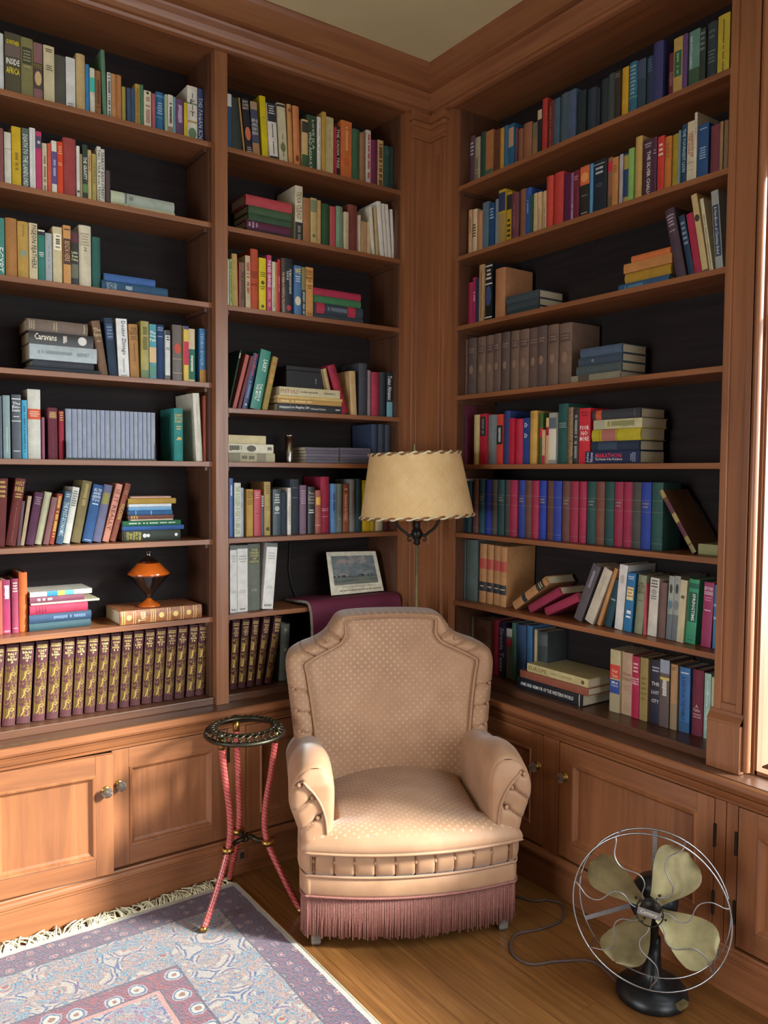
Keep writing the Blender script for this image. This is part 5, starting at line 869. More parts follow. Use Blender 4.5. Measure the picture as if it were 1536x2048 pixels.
    # inside back: outline from bottom left, over the top, to bottom right
    half = [(.375, .36), (.385, .50), (.398, .62), (.412, .74), (.424, .84), (.424, .885), (.408, .918), (.365, .942), (.305, .962), (.262, .990), (.236, 1.025), (.215, 1.050), (.180, 1.062), (.10, 1.067), (0, 1.068)]
    hin = [(.30, .36), (.305, .50), (.312, .60), (.325, .72), (.342, .83), (.350, .868), (.343, .882), (.300, .905), (.245, .930), (.205, .952), (.186, .985), (.188, 1.02), (.180, 1.044), (.10, 1.050), (0, 1.052)]
    def both(h): 
        hs = cr([(x, z, 0) for x, z in h], 14); return [(-p.x, p.y) for p in hs][:-1]+[(p.x, p.y) for p in hs][::-1]
    O, I = both(half), both(hin); N = len(O)
    yb = lambda x, z: .425+.17*(z-.36)-.30*x*x
    pleatz = [.545, .625, .705, .785]
    rows = []
    for k, (fr_, dy) in enumerate(((0, 0), (.12, -.014), (.35, -.026), (.65, -.024), (.9, -.006), (1.0, .03), (1.0, .09), (.97, .125), (.80, .14))):
        P = []
        for (ox, oz), (ix, iz) in zip(O, I):
            x = ix+(ox-ix)*fr_; z = iz+(oz-iz)*fr_; pl = 0
            if .1 < fr_ and dy < .1:
                if abs(ox) > .35 and oz < .88:
                    d_ = min(abs(oz-q) for q in pleatz); pl = .020*math.exp(-(d_/.005)**2)
                else:
                    d_ = min(abs(abs(ox)-q) for q in (.255, .315, .372)); pl = .018*math.exp(-(d_/.005)**2) if abs(ox) > .22 else 0
            sx = 1-pl*.5/max(.1, abs(x)) if dy >= 0 else 1
            P.append((x*sx, yb(ix, iz)+dy+pl*(1 if dy < .02 else .3), z))
        rows.append(P)
    MB().grid(rows).poly(rows[-1]).build('back_border', 'damask_back', t, smooth=True)
    pan = []; H = N//2
    for i in range(H+1):
        (x0, z0), (x1, z1) = I[i], I[N-1-i]; m_ = 16
        pan.append([(x0+(x1-x0)*j/m_, yb(x0+(x1-x0)*j/m_, z0)-.012*math.sin(math.pi*j/m_)*math.sin(math.pi*min(1, (z0-.36)/.7)), z0+(z1-z0)*j/m_) for j in range(m_+1)])
    MB().grid(pan).build('inside_back', 'damask_back', t, smooth=True)
    MB().tube([(x, yb(x, z)-.014, z) for x, z in I][24:-24], .0055, 6).build('back_welt', 'damask_plain', t, smooth=True)
    for s in (-1, 1):
        for q in pleatz:
            x = .365+.14*(q-.545); MB().ball((s*x, yb(.33, q)-.020, q), .007, 10, 6, (1, .7, 1)).build('button', 'damask_plain', t, smooth=True)
        for x, z in ((.385, .875), (.325, .93), (.262, .965)): MB().ball((s*x, yb(.30, z)-.022, z), .0065, 10, 6, (1, .7, 1)).build('button', 'damask_plain', t, smooth=True)
    MB().box(-.36, .36, .50, .60, .10, .40).build('outside_back', 'damask_plain', t, bevel=.02)
    # arms: lofted along their length, rolling outwards
    for s in (-1, 1):
        def sect(y):
            f = max(0, min(1, y/.46)); zt = .655+.02*math.sin(math.pi*min(1, f*1.6))-.055*f; dr = .03*max(0, 1-f*5)
            zt -= dr*.6
            pts = [(.276, .33), (.274, .45), (.272, .54), (.278, zt-.055), (.296, zt-.018), (.328, zt), (.366, zt-.004), (.400, zt-.028), (.424, zt-.075), (.430-.01*f, zt-.125), (.412, zt-.18), (.392, zt-.24), (.380, .33), (.372, .262)]
            return cr([(a_, b_, 0) for a_, b_ in pts], 3), y
        ys = [.000, .004, .014, .03, .06, .10, .15, .20, .26, .32, .38, .44, .50]; rows = []
        for j, y in enumerate(ys):
            P, _ = sect(y); cx, cz = .35, .48; k = (.955, .98, .995, 1)[min(j, 3)]
            rows.append([(s*(cx+(p.x-cx)*k), y+(.0 if p.y > .56 else 0), cz+(p.y-cz)*k) for p in P])
        MB().grid(rows).poly(rows[-1]).build('arm', 'damask_plain', t, smooth=True)
        # tufted front panel: rows up the front, plain strip inside the welt, pleated outside
        c0 = [(abs(p[0]), p[2]) for p in rows[0]]; ztop = max(z for x, z in c0)-.003
        WP = cr([(.30, .300, 0), (.42, .301, 0), (.49, .313, 0), (.545, .340, 0), (.585, .375, 0), (.62, .402, 0), (.66, .412, 0)], 10)
        def wl(z):
            for p_, q_ in zip(WP, WP[1:]):
                if p_.x <= z <= q_.x: return p_.y+(q_.y-p_.y)*(z-p_.x)/(q_.x-p_.x)
            return .300 if z < .4 else .412
        def span(z):
            xs = []
            for (xa, za), (xb, zb) in zip(c0, c0[1:]):
                if (za-z)*(zb-z) <= 0 and za != zb: xs.append(xa+(xb-xa)*(z-za)/(zb-za))
            return (min(xs), max(xs)) if len(xs) > 1 else (.345, .346)
        g = []; nz_, nx_ = 60, 30; bt = [(.395, .580), (.350, .535), (.332, .465)]; slope = .75
        for j in range(nz_+1):
            z = .275+(ztop-.275)*j/nz_; xa, xb = span(max(z, .335)); row = []
            for i in range(nx_+1):
                u = i/nx_; x = xa+(xb-xa)*u; bul = .026*math.sqrt(max(0, 1-(2*u-1)**4))*math.sqrt(max(0, min(1, (ztop-z)/.05)))
                if x > wl(z):
                    d_ = min(abs((z-bz)-slope*(x-bx_)*-1) for bx_, bz in bt); bul -= min(bul, .015*math.exp(-(d_/.006)**2))
                    bul -= min(bul, sum(.012*math.exp(-((x-bx_)**2+(z-bz)**2)/.00018) for bx_, bz in bt))
                row.append((s*x, .0-bul, z))
            g.append(row)
        MB().grid(g).build('arm_front', 'damask_plain', t, smooth=True)
        W_ = []
        for k in range(26):
            z = .335+(ztop-.035-.335)*k/25; x = wl(z); xa, xb = span(z); u = (x-xa)/max(.01, xb-xa); u = min(1, max(0, u))
            W_.append((s*x, -.003-.026*math.sqrt(max(0, 1-(2*u-1)**4))*math.sqrt(max(0, min(1, (ztop-z)/.05))), z))
        MB().tube(cr(W_, 2), .005, 6).build('arm_welt', 'damask_plain', t, smooth=True)
        for bx_, bz in bt: MB().ball((s*bx_, -.019, bz), .0085, 10, 6, (1, .7, 1)).build('button', 'damask_plain', t, smooth=True)
    return t
armchair()
# ================================================================ floor lamp
def floor_lamp():
    t = thing('floor_lamp', 'standing floor lamp with tan linen shade behind the armchair', 'lamp', (-.277, -.268, 0))
    MB().lathe([(.10, .0), (.115, .004), (.115, .016), (.10, .024), (.05, .034), (.02, .05), (.012, .07)], n=28).build('base', 'wrought', t, smooth=True)
    MB().tube([(0, 0, .06), (0, 0, 1.335)], .0068, 10).build('pole', 'old_brass', t, smooth=True)
    MB().lathe([(.009, 1.325), (.016, 1.333), (.012, 1.345), (.022, 1.358), (.026, 1.375), (.020, 1.392), (.012, 1.40), (.015, 1.41), (.011, 1.42), (.022, 1.432), (.029, 1.46), (.030, 1.51)], n=20).build('cluster_body', 'wrought', t, smooth=True)
    for a in (R(-30), R(62), R(150)):
        e = Vector((math.cos(a), math.sin(a), 0)); pts = [(0, .015, 1.372), (0, .035, 1.366), (0, .052, 1.380), (0, .075, 1.398), (0, .092, 1.425), (0, .094, 1.46)]
        MB().tube(cr([e*p[1]+Vector((0, 0, p[2])) for p in pts], 5), .0058, 8).build('arm', 'wrought', t, smooth=True)
        q = e*.094; MB().lathe([(.006, 1.45), (.013, 1.455), (.013, 1.465), (.009, 1.47), (.012, 1.50)], (q.x, q.y, 0), 14).build('candle_socket', 'wrought', t, smooth=True)
        MB().tube(cr([e*.028+Vector((0, 0, 1.372)), e*.04+Vector((0, 0, 1.352)), e*.032+Vector((0, 0, 1.342)), e*.026+Vector((0, 0, 1.35))], 5), .0035, 6).build('scroll', 'wrought', t, smooth=True)
    # shade hangs a little askew
    sh = bpy.data.objects.new('shade', None); C.objects.link(sh); sh.parent = t; sh.location = (0, 0, 1.452); sh.empty_display_size = .05
    ax = Vector((.574, .819, 0)); sh.rotation_mode = 'QUATERNION'; sh.rotation_quaternion = Matrix.Rotation(R(-2.6), 3, ax).to_quaternion()
    n = 64; r0_, r1_, H = .247, .198, .270
    rows = [[(r_*math.cos(2*math.pi*k/n), r_*math.sin(2*math.pi*k/n), z) for k in range(n)] for r_, z in ((r1_-.002, H), (r1_, H), (r0_, 0), (r0_-.002, 0))]
    mb = MB().grid(rows+[rows[0]], False, True); mb.build('shade_cloth', 'shade_linen', sh)
    for r_, z in ((r0_, 0), (r1_, H)):
        for ph in (0, 1):
            m_ = 180; P = []
            for k in range(m_):
                a = 2*math.pi*k/m_; w_ = math.pi*2*22*k/m_+ph*math.pi
                P.append(((r_+.0035*math.cos(w_))*math.cos(a), (r_+.0035*math.cos(w_))*math.sin(a), z+.0045*math.sin(w_)))
            MB().tube(P, .0042, 5, True).build('braid', ('cream_paint', 'gilt')[ph] if False else ('cream_paint', 'tan_braid')[ph], sh, smooth=True)
    for a in (0, 2.1, 4.2): MB().tube([(0, 0, H-.02), (r1_*.99*math.cos(a), r1_*.99*math.sin(a), H-.002)], .002, 5).build('spider_wire', 'wrought', sh)
    MB().lathe([(.004, H-.03), (.006, H-.01), (.004, H), (.008, H+.008), (.006, H+.02), (.003, H+.03), (.005, H+.036), (.002, H+.046)], n=12).build('finial', 'old_brass', sh, smooth=True)
    MB().tube([(.045, -.02, 1.47), (.046, -.021, 1.33)], .0012, 5).build('pull_chain', 'old_brass', t)
floor_lamp()
# ================================================================ red cane stand with bronze ring
def stand():
    L = [PF(407, 1870), PF(459, 1762), PF(601, 1826)]
    c = (L[0]+L[1]+L[2])/3; t = thing('ring_stand', 'red cane tripod stand with pierced bronze ring top', 'stand', c)
    ZR = .686; Rr = .150
    n = 48; z0 = ZR
    prof = [(.098, .008), (.104, .014), (.112, .012), (.128, .006), (.145, -.006), (.150, -.014), (.147, -.020), (.140, -.018), (.122, -.006), (.105, .000)]
    rows = [[(r_*math.cos(2*math.pi*k/n), r_*math.sin(2*math.pi*k/n), z0+z) for k in range(n)] for r_, z in prof[:3]]; rows2 = [[(r_*math.cos(2*math.pi*k/n), r_*math.sin(2*math.pi*k/n), z0+z) for k in range(n)] for r_, z in ((.142, -.004), (.149, -.010), (.151, -.016), (.147, -.021), (.139, -.016))]
    MB().grid(rows+[[(.104*math.cos(2*math.pi*k/n), .104*math.sin(2*math.pi*k/n), z0) for k in range(n)], rows[0]], False, True).build('inner_rim', 'bronze', t, smooth=True)
    MB().grid(rows2+[rows2[0]], False, True).build('outer_rim', 'bronze', t, smooth=True)
    for k in range(30):   # pierced scrolls between the rims
        a = 2*math.pi*k/30; e = Vector((math.cos(a), math.sin(a), 0)); g = Vector((-math.sin(a), math.cos(a), 0))
        P = [e*.109+Vector((0, 0, .011)), e*.118+g*.010+Vector((0, 0, .012)), e*.128+g*.002+Vector((0, 0, .008)), e*.134-g*.009+Vector((0, 0, .003)), e*.145-g*.001+Vector((0, 0, -.005))]
        MB().tube([p+Vector((0, 0, z0)) for p in cr(P, 4)], .0042, 6).build('scroll', 'bronze', t, smooth=True)
    for k in (0, 1, 2):
        d = (L[k]-c); d.z = 0; a = math.atan2(d.y, d.x); e = Vector((math.cos(a), math.sin(a), 0)); g = Vector((-e.y, e.x, 0)); f = d.length; fz = .0115 if k == 0 else .0012
        MB().ball(tuple(e*.125+Vector((0, 0, z0+.006))), .016, 10, 6, (1, 1, .7)).build('mask_ornament', 'bronze', t, smooth=True)
        MB().tube([e*.118+Vector((0, 0, z0-.045)), e*.120+Vector((0, 0, z0-.004))], .0125, 12).build('ferrule', 'brass', t, smooth=True)
        pts = [e*.119+Vector((0, 0, z0-.03)), e*.100+Vector((0, 0, .52)), e*.078+Vector((0, 0, .38)), e*.085+Vector((0, 0, .27)), e*(f*.72)+Vector((0, 0, .12)), e*f+Vector((0, 0, .010+fz))]
        MB().tube(cr(pts, 8), .0115, 12).build('leg', 'red_cane', t, smooth=True)
        MB().tube([e*(f-.004)+Vector((0, 0, .018+fz)), e*(f+.003)+Vector((0, 0, .0025+fz))], .0125, 12).build('foot_cap', 'brass', t, smooth=True)
        m_ = 24; q = e*.088; MB().lathe([(.014, .255), (.022, .252), (.0235, .262), (.022, .272), (.014, .27), (.014, .255)], (q.x, q.y, 0), m_, False).build('collar', 'brass', t, smooth=True)
        MB().tube(cr([Vector((0, 0, .268)), e*.02+g*.006+Vector((0, 0, .276)), e*.045-g*.004+Vector((0, 0, .270)), e*.068+Vector((0, 0, .264))], 5), [.009]*15+[.007], 8).build('bracket_arm', 'bronze', t, smooth=True)
    MB().ball((0, 0, .27), .018, 12, 8, (1, 1, .8)).build('bracket_boss', 'bronze', t, smooth=True)
stand()
# ================================================================ electric fan
def fan():
    B0 = Vector((-.300, -1.535, 0)); t = thing('desk_fan', 'antique electric fan with brass blades and open wire cage on the floor', 'fan', B0)
    MB().lathe([(.0, .0), (.106, .0), (.111, .008), (.108, .024), (.094, .040), (.072, .049), (.050, .055), (.036, .066), (.029, .085), (.026, .12), (.024, .19)], n=32).build('base', 'black_iron', t, smooth=True)
    MB().tube([(0, 0, .18), (0, 0, .225)], .017, 12).build('neck', 'black_iron', t, smooth=True)
    MB().box(-.02, .02, -.118, -.10, .02, .035).build('speed_lever', 'old_brass', t)
    # head frame: looks towards the camera and a little to its left, tilted up
    hc = line_at_y(1797, B0, Vector((0, 0, 1))); zc = hc.z
    fd = Vector((-.866, -.5, .10)).normalized()
    hd = bpy.data.objects.new('fan_head', None); C.objects.link(hd); hd.parent = t; hd.empty_display_size = .05
    X = fd.cross(Vector((0, 0, 1))).normalized()*-1; X = Vector((0, 0, 1)).cross(fd).normalized(); Y = fd.cross(X).normalized()
    M = Matrix((X, Y, fd)).transposed().to_4x4(); M.translation = Vector((0, 0, zc)) + fd*.045; hd.matrix_local = M     # local: z forward, y up, x viewer-left or right
    MB().lathe([(.0, -.135), (.03, -.13), (.058, -.115), (.072, -.085), (.074, -.03), (.070, -.008), (.05, .004), (.016, .008), (.014, .03)], n=28).build('motor_housing', 'black_iron', hd, smooth=True)
    MB().tube(cr([(0, .07, -.07), (0, .095, -.06), (0, .098, -.03), (0, .07, -.02)], 6), .004, 8).build('carry_loop', 'black_iron', hd, smooth=True)
    MB().box(-.014, .014, -.13, -.055, -.075, -.035).build('yoke', 'black_iron', hd, bevel=.003)
    Rc = .229
    for z, r_, nm in ((.062, Rc, 'cage_ring'), (-.012, Rc-.006, 'cage_ring')):
        MB().tube([(r_*math.cos(2*math.pi*k/80), r_*math.sin(2*math.pi*k/80), z) for k in range(80)], .0027, 6, True).build(nm, 'steel', hd, smooth=True)
    MB().tube([(.040*math.cos(2*math.pi*k/32), .040*math.sin(2*math.pi*k/32), .070) for k in range(32)], .0022, 6, True).build('centre_ring', 'wrought', hd, smooth=True)
    for k in range(7):    # S-curved guard wires
        a = R(15)+2*math.pi*k/7; e = Vector((math.cos(a), math.sin(a), 0)); g = Vector((-e.y, e.x, 0)); zz = Vector((0, 0, 1))
        P = [e*.040+zz*.070, e*.058-g*.006+zz*.074, e*.082-g*.026+zz*.078, e*.112-g*.022+zz*.080, e*.145+g*.018+zz*.079, e*.182+g*.024+zz*.075, e*.215+g*.004+zz*.068, e*Rc+zz*.062]
        MB().tube(cr(P, 6), .0020, 6).build('guard_wire', 'dull_steel', hd, smooth=True)
        MB().tube([e*Rc+zz*.0635, e*(Rc-.006)-zz*.013], .0024, 6).build('cage_stay', 'steel', hd)
    for a in (R(90), R(205), R(-28)):
        e = Vector((math.cos(a), math.sin(a), 0)); g = Vector((-e.y, e.x, 0)); mb = MB()
        P0, P1 = e*.055-Vector((0, 0, .035)), e*(Rc-.004)-Vector((0, 0, .012))
        for q in (0, 1): pass
        w_ = g*.0065; th = Vector((0, 0, .0012))
        mb.v = [tuple(p) for p in (P0-w_-th, P0+w_-th, P1+w_-th, P1-w_-th, P0-w_+th, P0+w_+th, P1+w_+th, P1-w_+th)]
        mb.f = [(0, 3, 2, 1), (4, 5, 6, 7), (0, 1, 5, 4), (1, 2, 6, 5), (2, 3, 7, 6), (3, 0, 4, 7)]; mb.build('support_strap', 'dull_steel', hd)
    # four brass blades
    for k in range(4):
        a = R(62)+k*math.pi/2; rows = []; nr = 14
        for i in range(nr+1):
            s = i/nr; rad = .028+.183*s
            wid = .019+.056*math.sin(math.pi*min(1, s*.62+.03))**1.4 if s < .72 else None
            full = .019+.056*math.sin(math.pi*min(1, .72*.62+.03))**1.4
            if wid is None: wid = full*math.sqrt(max(.0004, 1-((s-.72)/.2805)**2))
            off = -.010*s; row = []
            for j in range(9):
                u = -1+j/4; x = u*wid+off+.012*s; tw = R(24)*(1-.25*s)
                row.append((x*math.cos(tw), rad, x*math.sin(tw)+.03+.006*u*u))
            rows.append(row)
        Mr = Matrix.Rotation(a-math.pi/2, 4, 'Z')
        mb = MB().grid(rows).grid([[(p[0], p[1], p[2]-.0012) for p in r_][::-1] for r_ in rows]).xf(Mr)
        b = mb.build('blade', 'old_brass', hd, smooth=True)
        for rr in (.036, .05): MB().ball(tuple(Mr @ Vector((0, rr, .038))), .004, 8, 5, (1, 1, .6)).build('rivet', 'wrought', b, smooth=True)
    MB().lathe([(.0, .012), (.03, .012), (.032, .024), (.026, .034), (.0, .036)], n=20).build('blade_hub', 'wrought', hd, smooth=True)
    Mb = Matrix.Translation((0, 0, .076)) @ Matrix.Rotation(R(-7), 4, 'Z')
    pl = MB().box(-.034, .034, -.0105, .0105, -.0015, .0015).xf(Mb).build('name_plate', 'dull_steel', hd, bevel=.001)
    vs, fs = text_mesh('Century'); mb = MB(); mb.v = [tuple(Mb @ Vector(((a_-.5)*.050, (b_-.5)*.013, .0024))) for a_, b_ in vs]; mb.f = fs; mb.build('lettering', 'ivory', hd)
    Mp = hd.matrix_local
    # cord across the boards
    P = [PF(1250, 1935, .02), PF(1190, 1925, .005), PF(1120, 1922, .005), PF(1060, 1928, .005), PF(1024, 1905, .005), PF(1030, 1870, .005), PF(1080, 1858, .005), PF(1122, 1840, .005), PF(1125, 1810, .005), PF(1095, 1800, .005), PF(1048, 1797, .005), Vector((-.30, -.62, .005))]
    P[0] = B0+Vector((-.08, .04, .02))
    MB().tube([p-B0 for p in cr(P, 8)], .0048, 8).build('power_cord', 'tan_cord', t, smooth=True)
def text_mesh(s):
    cu = bpy.data.curves.new('lettering_source', 'FONT'); cu.body = s; cu.resolution_u = 2; cu.fill_mode = 'FRONT'; cu.shear = .25
    o = bpy.data.objects.new('lettering_source', cu); C.objects.link(o); bpy.context.view_layer.update()
    me = bpy.data.meshes.new_from_object(o.evaluated_get(bpy.context.evaluated_depsgraph_get())); vs = [v.co.copy() for v in me.vertices]; fs = [tuple(p.vertices) for p in me.polygons]
    bpy.data.objects.remove(o); bpy.data.meshes.remove(me)
    x0 = min(v.x for v in vs); x1 = max(v.x for v in vs); y0 = min(v.y for v in vs); y1 = max(v.y for v in vs)
    return [((v.x-x0)/(x1-x0), (v.y-y0)/(y1-y0)) for v in vs], fs
fan()
# ================================================================ rug
def rug():
    x1, y1 = -1.093, -.172; x0, y0 = -3.6, -3.3
    t_ = NT('rug_pile'); v = t_.coord(); sp = t_.add('ShaderNodeSeparateXYZ', i_Vector=v)
    wob = t_.math('MULTIPLY', t_.math('SUBTRACT', t_.noise(v, 14, 3), .5), .012)
    u_ = t_.math('SUBTRACT', x1, sp.outputs[0]); w_ = t_.math('SUBTRACT', y1, sp.outputs[1])
    d = t_.math('ADD', t_.math('MINIMUM', u_, w_), wob)
    def cells(scale, rings):
        vo = t_.add('ShaderNodeTexVoronoi', i_Vector=v, i_Scale=scale, i_Randomness=.45, feature='F1', voronoi_dimensions='2D')
        n = t_.noise(v, scale*3, 3); dd = t_.math('ADD', vo.outputs['Distance'], t_.math('MULTIPLY', t_.math('SUBTRACT', n, .5), .28))
        return t_.ramp(dd, rings, 'CONSTANT'), vo
    plum, _ = cells(17, [(0, 'b8a89c'), (.08, '7a3448'), (.17, 'a08488'), (.23, '33203c'), (.36, '4c2c48'), (.46, '6c3448'), (.56, '2c2440'), (.7, '6a4458')])
    red, _ = cells(11, [(0, '8a6454'), (.09, 'c8c2b8'), (.22, '4c6480'), (.28, 'a8a0a0'), (.33, '7c3444'), (.5, '5c2840'), (.62, '8a4c50')])
    field, vo = cells(8, [(0, '9a5c54'), (.06, 'b8aa98'), (.11, '5c7c88'), (.17, 'a8807c'), (.23, 'b8b0a4'), (.34, 'a8a098'), (.40, '5c4a6c'), (.45, 'b4aca2'), (.52, '3c5078'), (.58, 'b0a8a0')])
    def fleck(sc, cols): return t_.ramp(t_.noise(v, sc, 4, .65, 1.6), cols, 'CONSTANT')
    sm = fleck(30, [(0, 'b4aca4'), (.36, '7a4858'), (.40, 'b4aca4'), (.44, '9a6c5c'), (.475, 'b0a8a2'), (.51, '34446c'), (.545, '5c94a4'), (.58, 'b4aca4'), (.62, '6c4870'), (.66, '8a6050')])
    field = t_.mix(t_.math('GREATER_THAN', t_.noise(v, 13, 3), .47), field, sm)
    inner = t_.mix(t_.math('GREATER_THAN', t_.noise(v, 10, 3), .48), fleck(24, [(0, '94707c'), (.38, 'a88488'), (.44, '5490a0'), (.49, 'b4a4a0'), (.54, '485888'), (.59, 'a07480'), (.65, '6c4468')]), field)
    def step(a, b, A_, B_): return t_.mix(t_.math('GREATER_THAN', d, a), A_, B_)
    c = hx('d8d4c8')
    for a, col in ((.018, plum), (.062, hx('3a2040')), (.068, plum), (.128, hx('241828')), (.136, field), (.385, hx('2c2038')), (.393, red), (.475, hx('3a2438')), (.482, hx('c8a098')), (.497, inner)):
        c = t_.mix(t_.math('GREATER_THAN', d, a), c, col)
    tuft = t_.noise(v, 420, 3); c = t_.mix(t_.math('MULTIPLY', tuft, .5), c, hx('3c3848')); c = t_.add('ShaderNodeHueSaturation', i_Saturation=1.55, i_Value=.62, i_Color=c).outputs[0]
    t_.set(Base_Color=c, Roughness=.95, Sheen_Weight=.3); t_.bump(t_.math('ADD', tuft, t_.noise(v, 130, 2)), .7, .004)
    t = thing('rug', 'oriental rug with plum border and pale floral field', 'rug')
    MB().box(x0, x1, y0, y1, .0005, .011).build('pile', 'rug_pile', t, bevel=.003)
    MB().tube([(x1+.001, y0, .006), (x1+.001, y1, .006)], .006, 8).build('selvage', 'cream_paint', t, smooth=True)
    MB().box(-2.9, x1, y1, y1+.018, .001, .006).build('kilim_end', 'rug_fringe', t)
    fr = MB(); rnd = random.Random(5); x = -2.75
    while x < x1-.005:
        a = rnd.uniform(-1.0, 1.0); L = rnd.uniform(.055, .10); n = 3
        for q in range(n):
            x_ = x+rnd.uniform(-.006, .006); b = a+rnd.uniform(-.3, .3); up = rnd.uniform(.003, .020)
            ye = min(y1+.016+L*math.cos(b), -.106)
            P = [(x_, y1+.014, .004), (x_+L*.4*math.sin(b), y1+.014+(ye-y1-.014)*.5, up), (x_+L*math.sin(b), ye, max(.003, up*rnd.uniform(.1, 1.1)))]
            fr.tube(cr(P, 3), [.0028]*6+[.0018], 4)
        x += rnd.uniform(.008, .013)
    fr.build('fringe', 'rug_fringe', t, smooth=True, kind='stuff')

rug()
# ================================================================ small things on the shelves
def decanter():
    p = line_at(298, Vector((0, .085, TEXZ)), Vector((1, 0, 0))); t = thing('decanter', 'double-cone clear glass decanter with an amber band standing on leather book', 'decanter', (p.x, .085, TEXZ+.0008))
    k = 1/ppm(p); H = 1207
    q = lambda px, py: (px*k, (H-py)*k)
    MB().lathe([q(23, 1207), q(22, 1204), q(12, 1198), q(6, 1194), q(5, 1191)], n=32).build('foot', 'amber_glass', t, smooth=True)
    MB().lathe([q(5, 1191), q(8, 1184), q(40, 1145), q(41, 1142), q(38, 1139)], n=36, cap=False).build('lower_cone', 'clear_glass', t, smooth=True)
    MB().lathe([q(36.5, 1146), q(41.5, 1142), q(38, 1138), q(22, 1121), q(20, 1120)], n=36, cap=False).build('amber_band', 'amber_glass', t, smooth=True)
    MB().lathe([q(21, 1120), q(8, 1109), q(5, 1106), q(6, 1103), q(5, 1101)], n=28, cap=False).build('shoulder', 'clear_glass', t, smooth=True)
    MB().lathe([q(5, 1101), q(8, 1099), q(7, 1097), q(3, 1096)], n=20).build('stopper', 'clear_glass', t, smooth=True)
decanter()
def cup():
    z = Zb[4]; p = line_at(578, Vector((0, .09, z)), Vector((1, 0, 0))); t = thing('tumbler', 'small tapered silver tumbler beside the cream-spined stack', 'cup', (p.x, .09, z+.0005)); k = 1/ppm(p)
    h = line_at_y(871, p, Vector((0, 0, 1))).z-z
    MB().lathe([(.5*k, .003), (6*k, .0), (6.3*k, .004), (9.2*k, h), (8.8*k, h), (6*k, .006), (.5*k, .006)], n=28).build('wall', 'silver', t, smooth=True)
    MB().lathe([(9.0*k, h-.003), (9.7*k, h-.001), (9.0*k, h+.001)], n=28, cap=False).build('lip', 'silver', t, smooth=True)
cup()
def album():
    z = Zb[6]; x0 = line_at(612, Vector((0, 0, z)), Vector((1, 0, 0))).x; x1 = XC-.018
    t = thing('portfolio', 'limp crimson portfolio drooping over the shelf edge behind the armchair', 'portfolio')
    # from the back of the shelf forward and down over the edge
    path = [(.20, .010), (.10, .016), (.03, .022), (-.012, .020), (-.034, -.004), (-.044, -.05), (-.050, -.12), (-.053, -.20)]
    P = cr([(0, y, z+dz) for y, dz in path], 6); th = .007
    def offs(s):
        out = []
        for i, p in enumerate(P):
            tn = (P[min(i+1, len(P)-1)]-P[max(i-1, 0)]).normalized(); nr = Vector((0, tn.z, -tn.y)); out.append(p+nr*s*-1 if nr.z*1 < 0 and False else p+nr*s)
        return out
    def slab(name, s0, s1, xa, xb, mat):
        a, b = offs(s0), offs(s1); rows = [[(xa, p.y, p.z) for p in a], [(xb, p.y, p.z) for p in a], [(xb, p.y, p.z) for p in b], [(xa, p.y, p.z) for p in b]]
        mb = MB().grid(rows+[rows[0]])
        for e in (0, -1): mb.poly([r_[e] for r_ in rows])
        mb.build(name, mat, t, smooth=False)
    slab('leaves', -.004, .004, x0+.004, x1-.004, 'album_edge')
    slab('front_cover', .0042, .0062, x0+.006, x1, 'album_cloth'); slab('rear_cover', -.0062, -.0042, x0, x1, 'album_edge')
album()
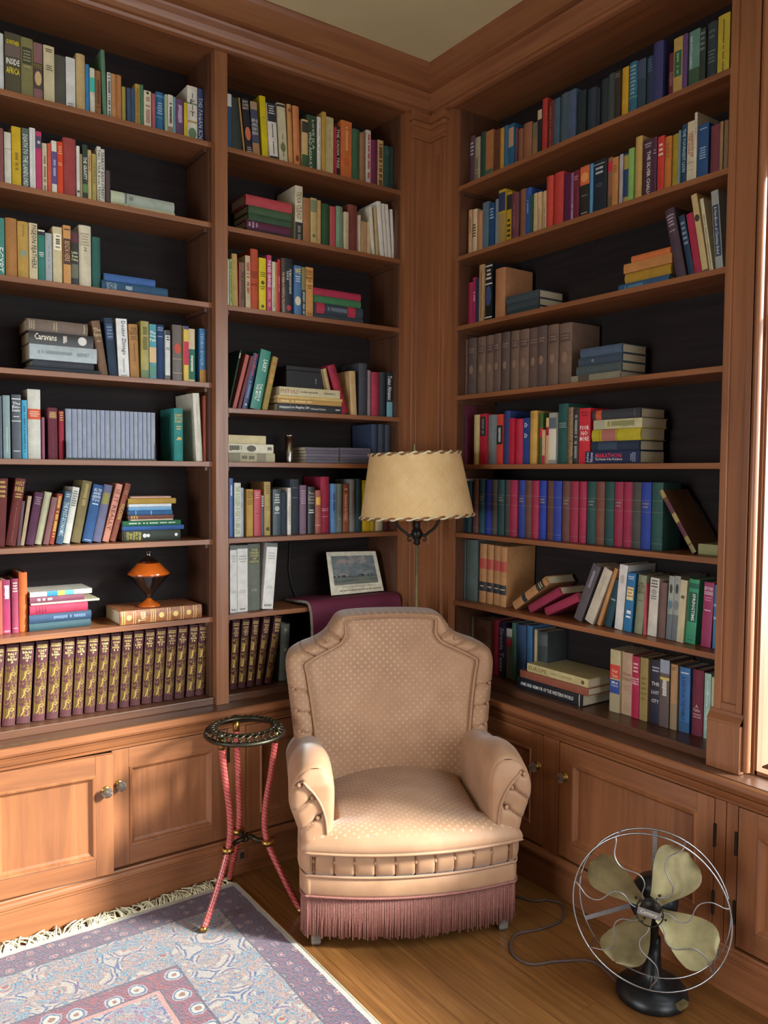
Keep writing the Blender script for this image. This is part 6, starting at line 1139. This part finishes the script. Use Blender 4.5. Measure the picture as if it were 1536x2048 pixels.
def card():
    # exhibition card leaning against the back
    b0, b1 = PA(664, 1180, .055), PA(769, 1174, .055); z0 = Zb[6]+.031
    c = Vector(((b0.x+b1.x)/2, .06, z0)); t = thing('print_card', 'white-bordered seascape print leaning on the crimson portfolio', 'picture', c)
    w_ = (b1.x-b0.x); h = (1177-1096)/ppm(c); n = 8; rec = .055
    def pt(u, v, off=0): bow = .010*math.sin(math.pi*u)*v; return (w_*(u-.5)*(1-.06*v)-.012*v*w_, rec*v+bow-off, h*v*(1+.05*(.5-u)*1))
    g = lambda u0, u1, v0, v1, off: [[pt(u0+(u1-u0)*i/n, v0+(v1-v0)*j/n, off) for i in range(n+1)] for j in range(n+1)]
    front, back = g(0, 1, 0, 1, .0), g(0, 1, 0, 1, -.002)
    MB().grid(front).grid([r_[::-1] for r_ in back]).build('card', 'ivory', t)
    MB().grid(g(.08, .93, .22, .90, .0008)).build('seascape', 'seascape', t)
    for s, v0, v1, u0, u1 in (('JULIUS STOCKWELL', .135, .185, .22, .86),):
        vs, fs = text_mesh(s); mb = MB(); mb.v = [pt(u0+(u1-u0)*a, v0+(v1-v0)*b, .0012) for a, b in vs]; mb.f = fs; mb.build('lettering', 'gold_ink', t)
    mb = MB(); u = .16; rnd = random.Random(2)
    while u < .92:
        e = u+rnd.uniform(.02, .06); q = [pt(u, .07, .0012), pt(e, .07, .0012), pt(e, .095, .0012), pt(u, .095, .0012)]; mb.quad(*q); u = e+.012
    mb.build('lettering', 'gold_ink', t)
t = NT('seascape'); v = t.coord(); sp = t.add('ShaderNodeSeparateXYZ', i_Vector=v)
sky = t.ramp(t.noise(t.map(v, (14, 14, 22)), 1, 5, .6, .6), [(.3, '5c6870'), (.5, '7c8688'), (.62, 'b09a92'), (.75, 'c0a89c')])
sea = t.ramp(t.noise(t.map(v, (10, 10, 160)), 1, 4), [(.35, '4c5654'), (.65, '7c8478')])
c = t.mix(t.math('LESS_THAN', sp.outputs[2], .078), sky, sea)
sand = t.math('LESS_THAN', sp.outputs[2], .055); c = t.mix(t.math('MULTIPLY', sand, .4), c, hx('8a8474'))
shp = t.math('MULTIPLY', t.math('LESS_THAN', t.math('ABSOLUTE', t.math('SUBTRACT', sp.outputs[2], .080)), .004), t.math('GREATER_THAN', t.noise(t.map(v, (40, 1, 1)), 1, 2), .52))
t.set(Base_Color=t.mix(shp, c, hx('2c2c2c')), Roughness=.35)

card()
# lamp flex hanging behind the seventh shelf of the middle bay
x = line_at(580, Vector((0, D-.006, Zb[6])), Vector((1, 0, 0))).x
o = MB().tube(cr([(x, D-.006, LZ2[5]-.002), (x-.004, D-.006, 1.25), (x-.006, D-.007, 1.18), (x+.012, D-.008, 1.10), (x+.03, D-.02, Zb[6]+.006)], 8), .0035, 6).build('lamp_flex', 'rubber', None, smooth=True); o['label'] = 'dark electric flex hanging down the bookcase back beside the print'; o['category'] = 'cord'
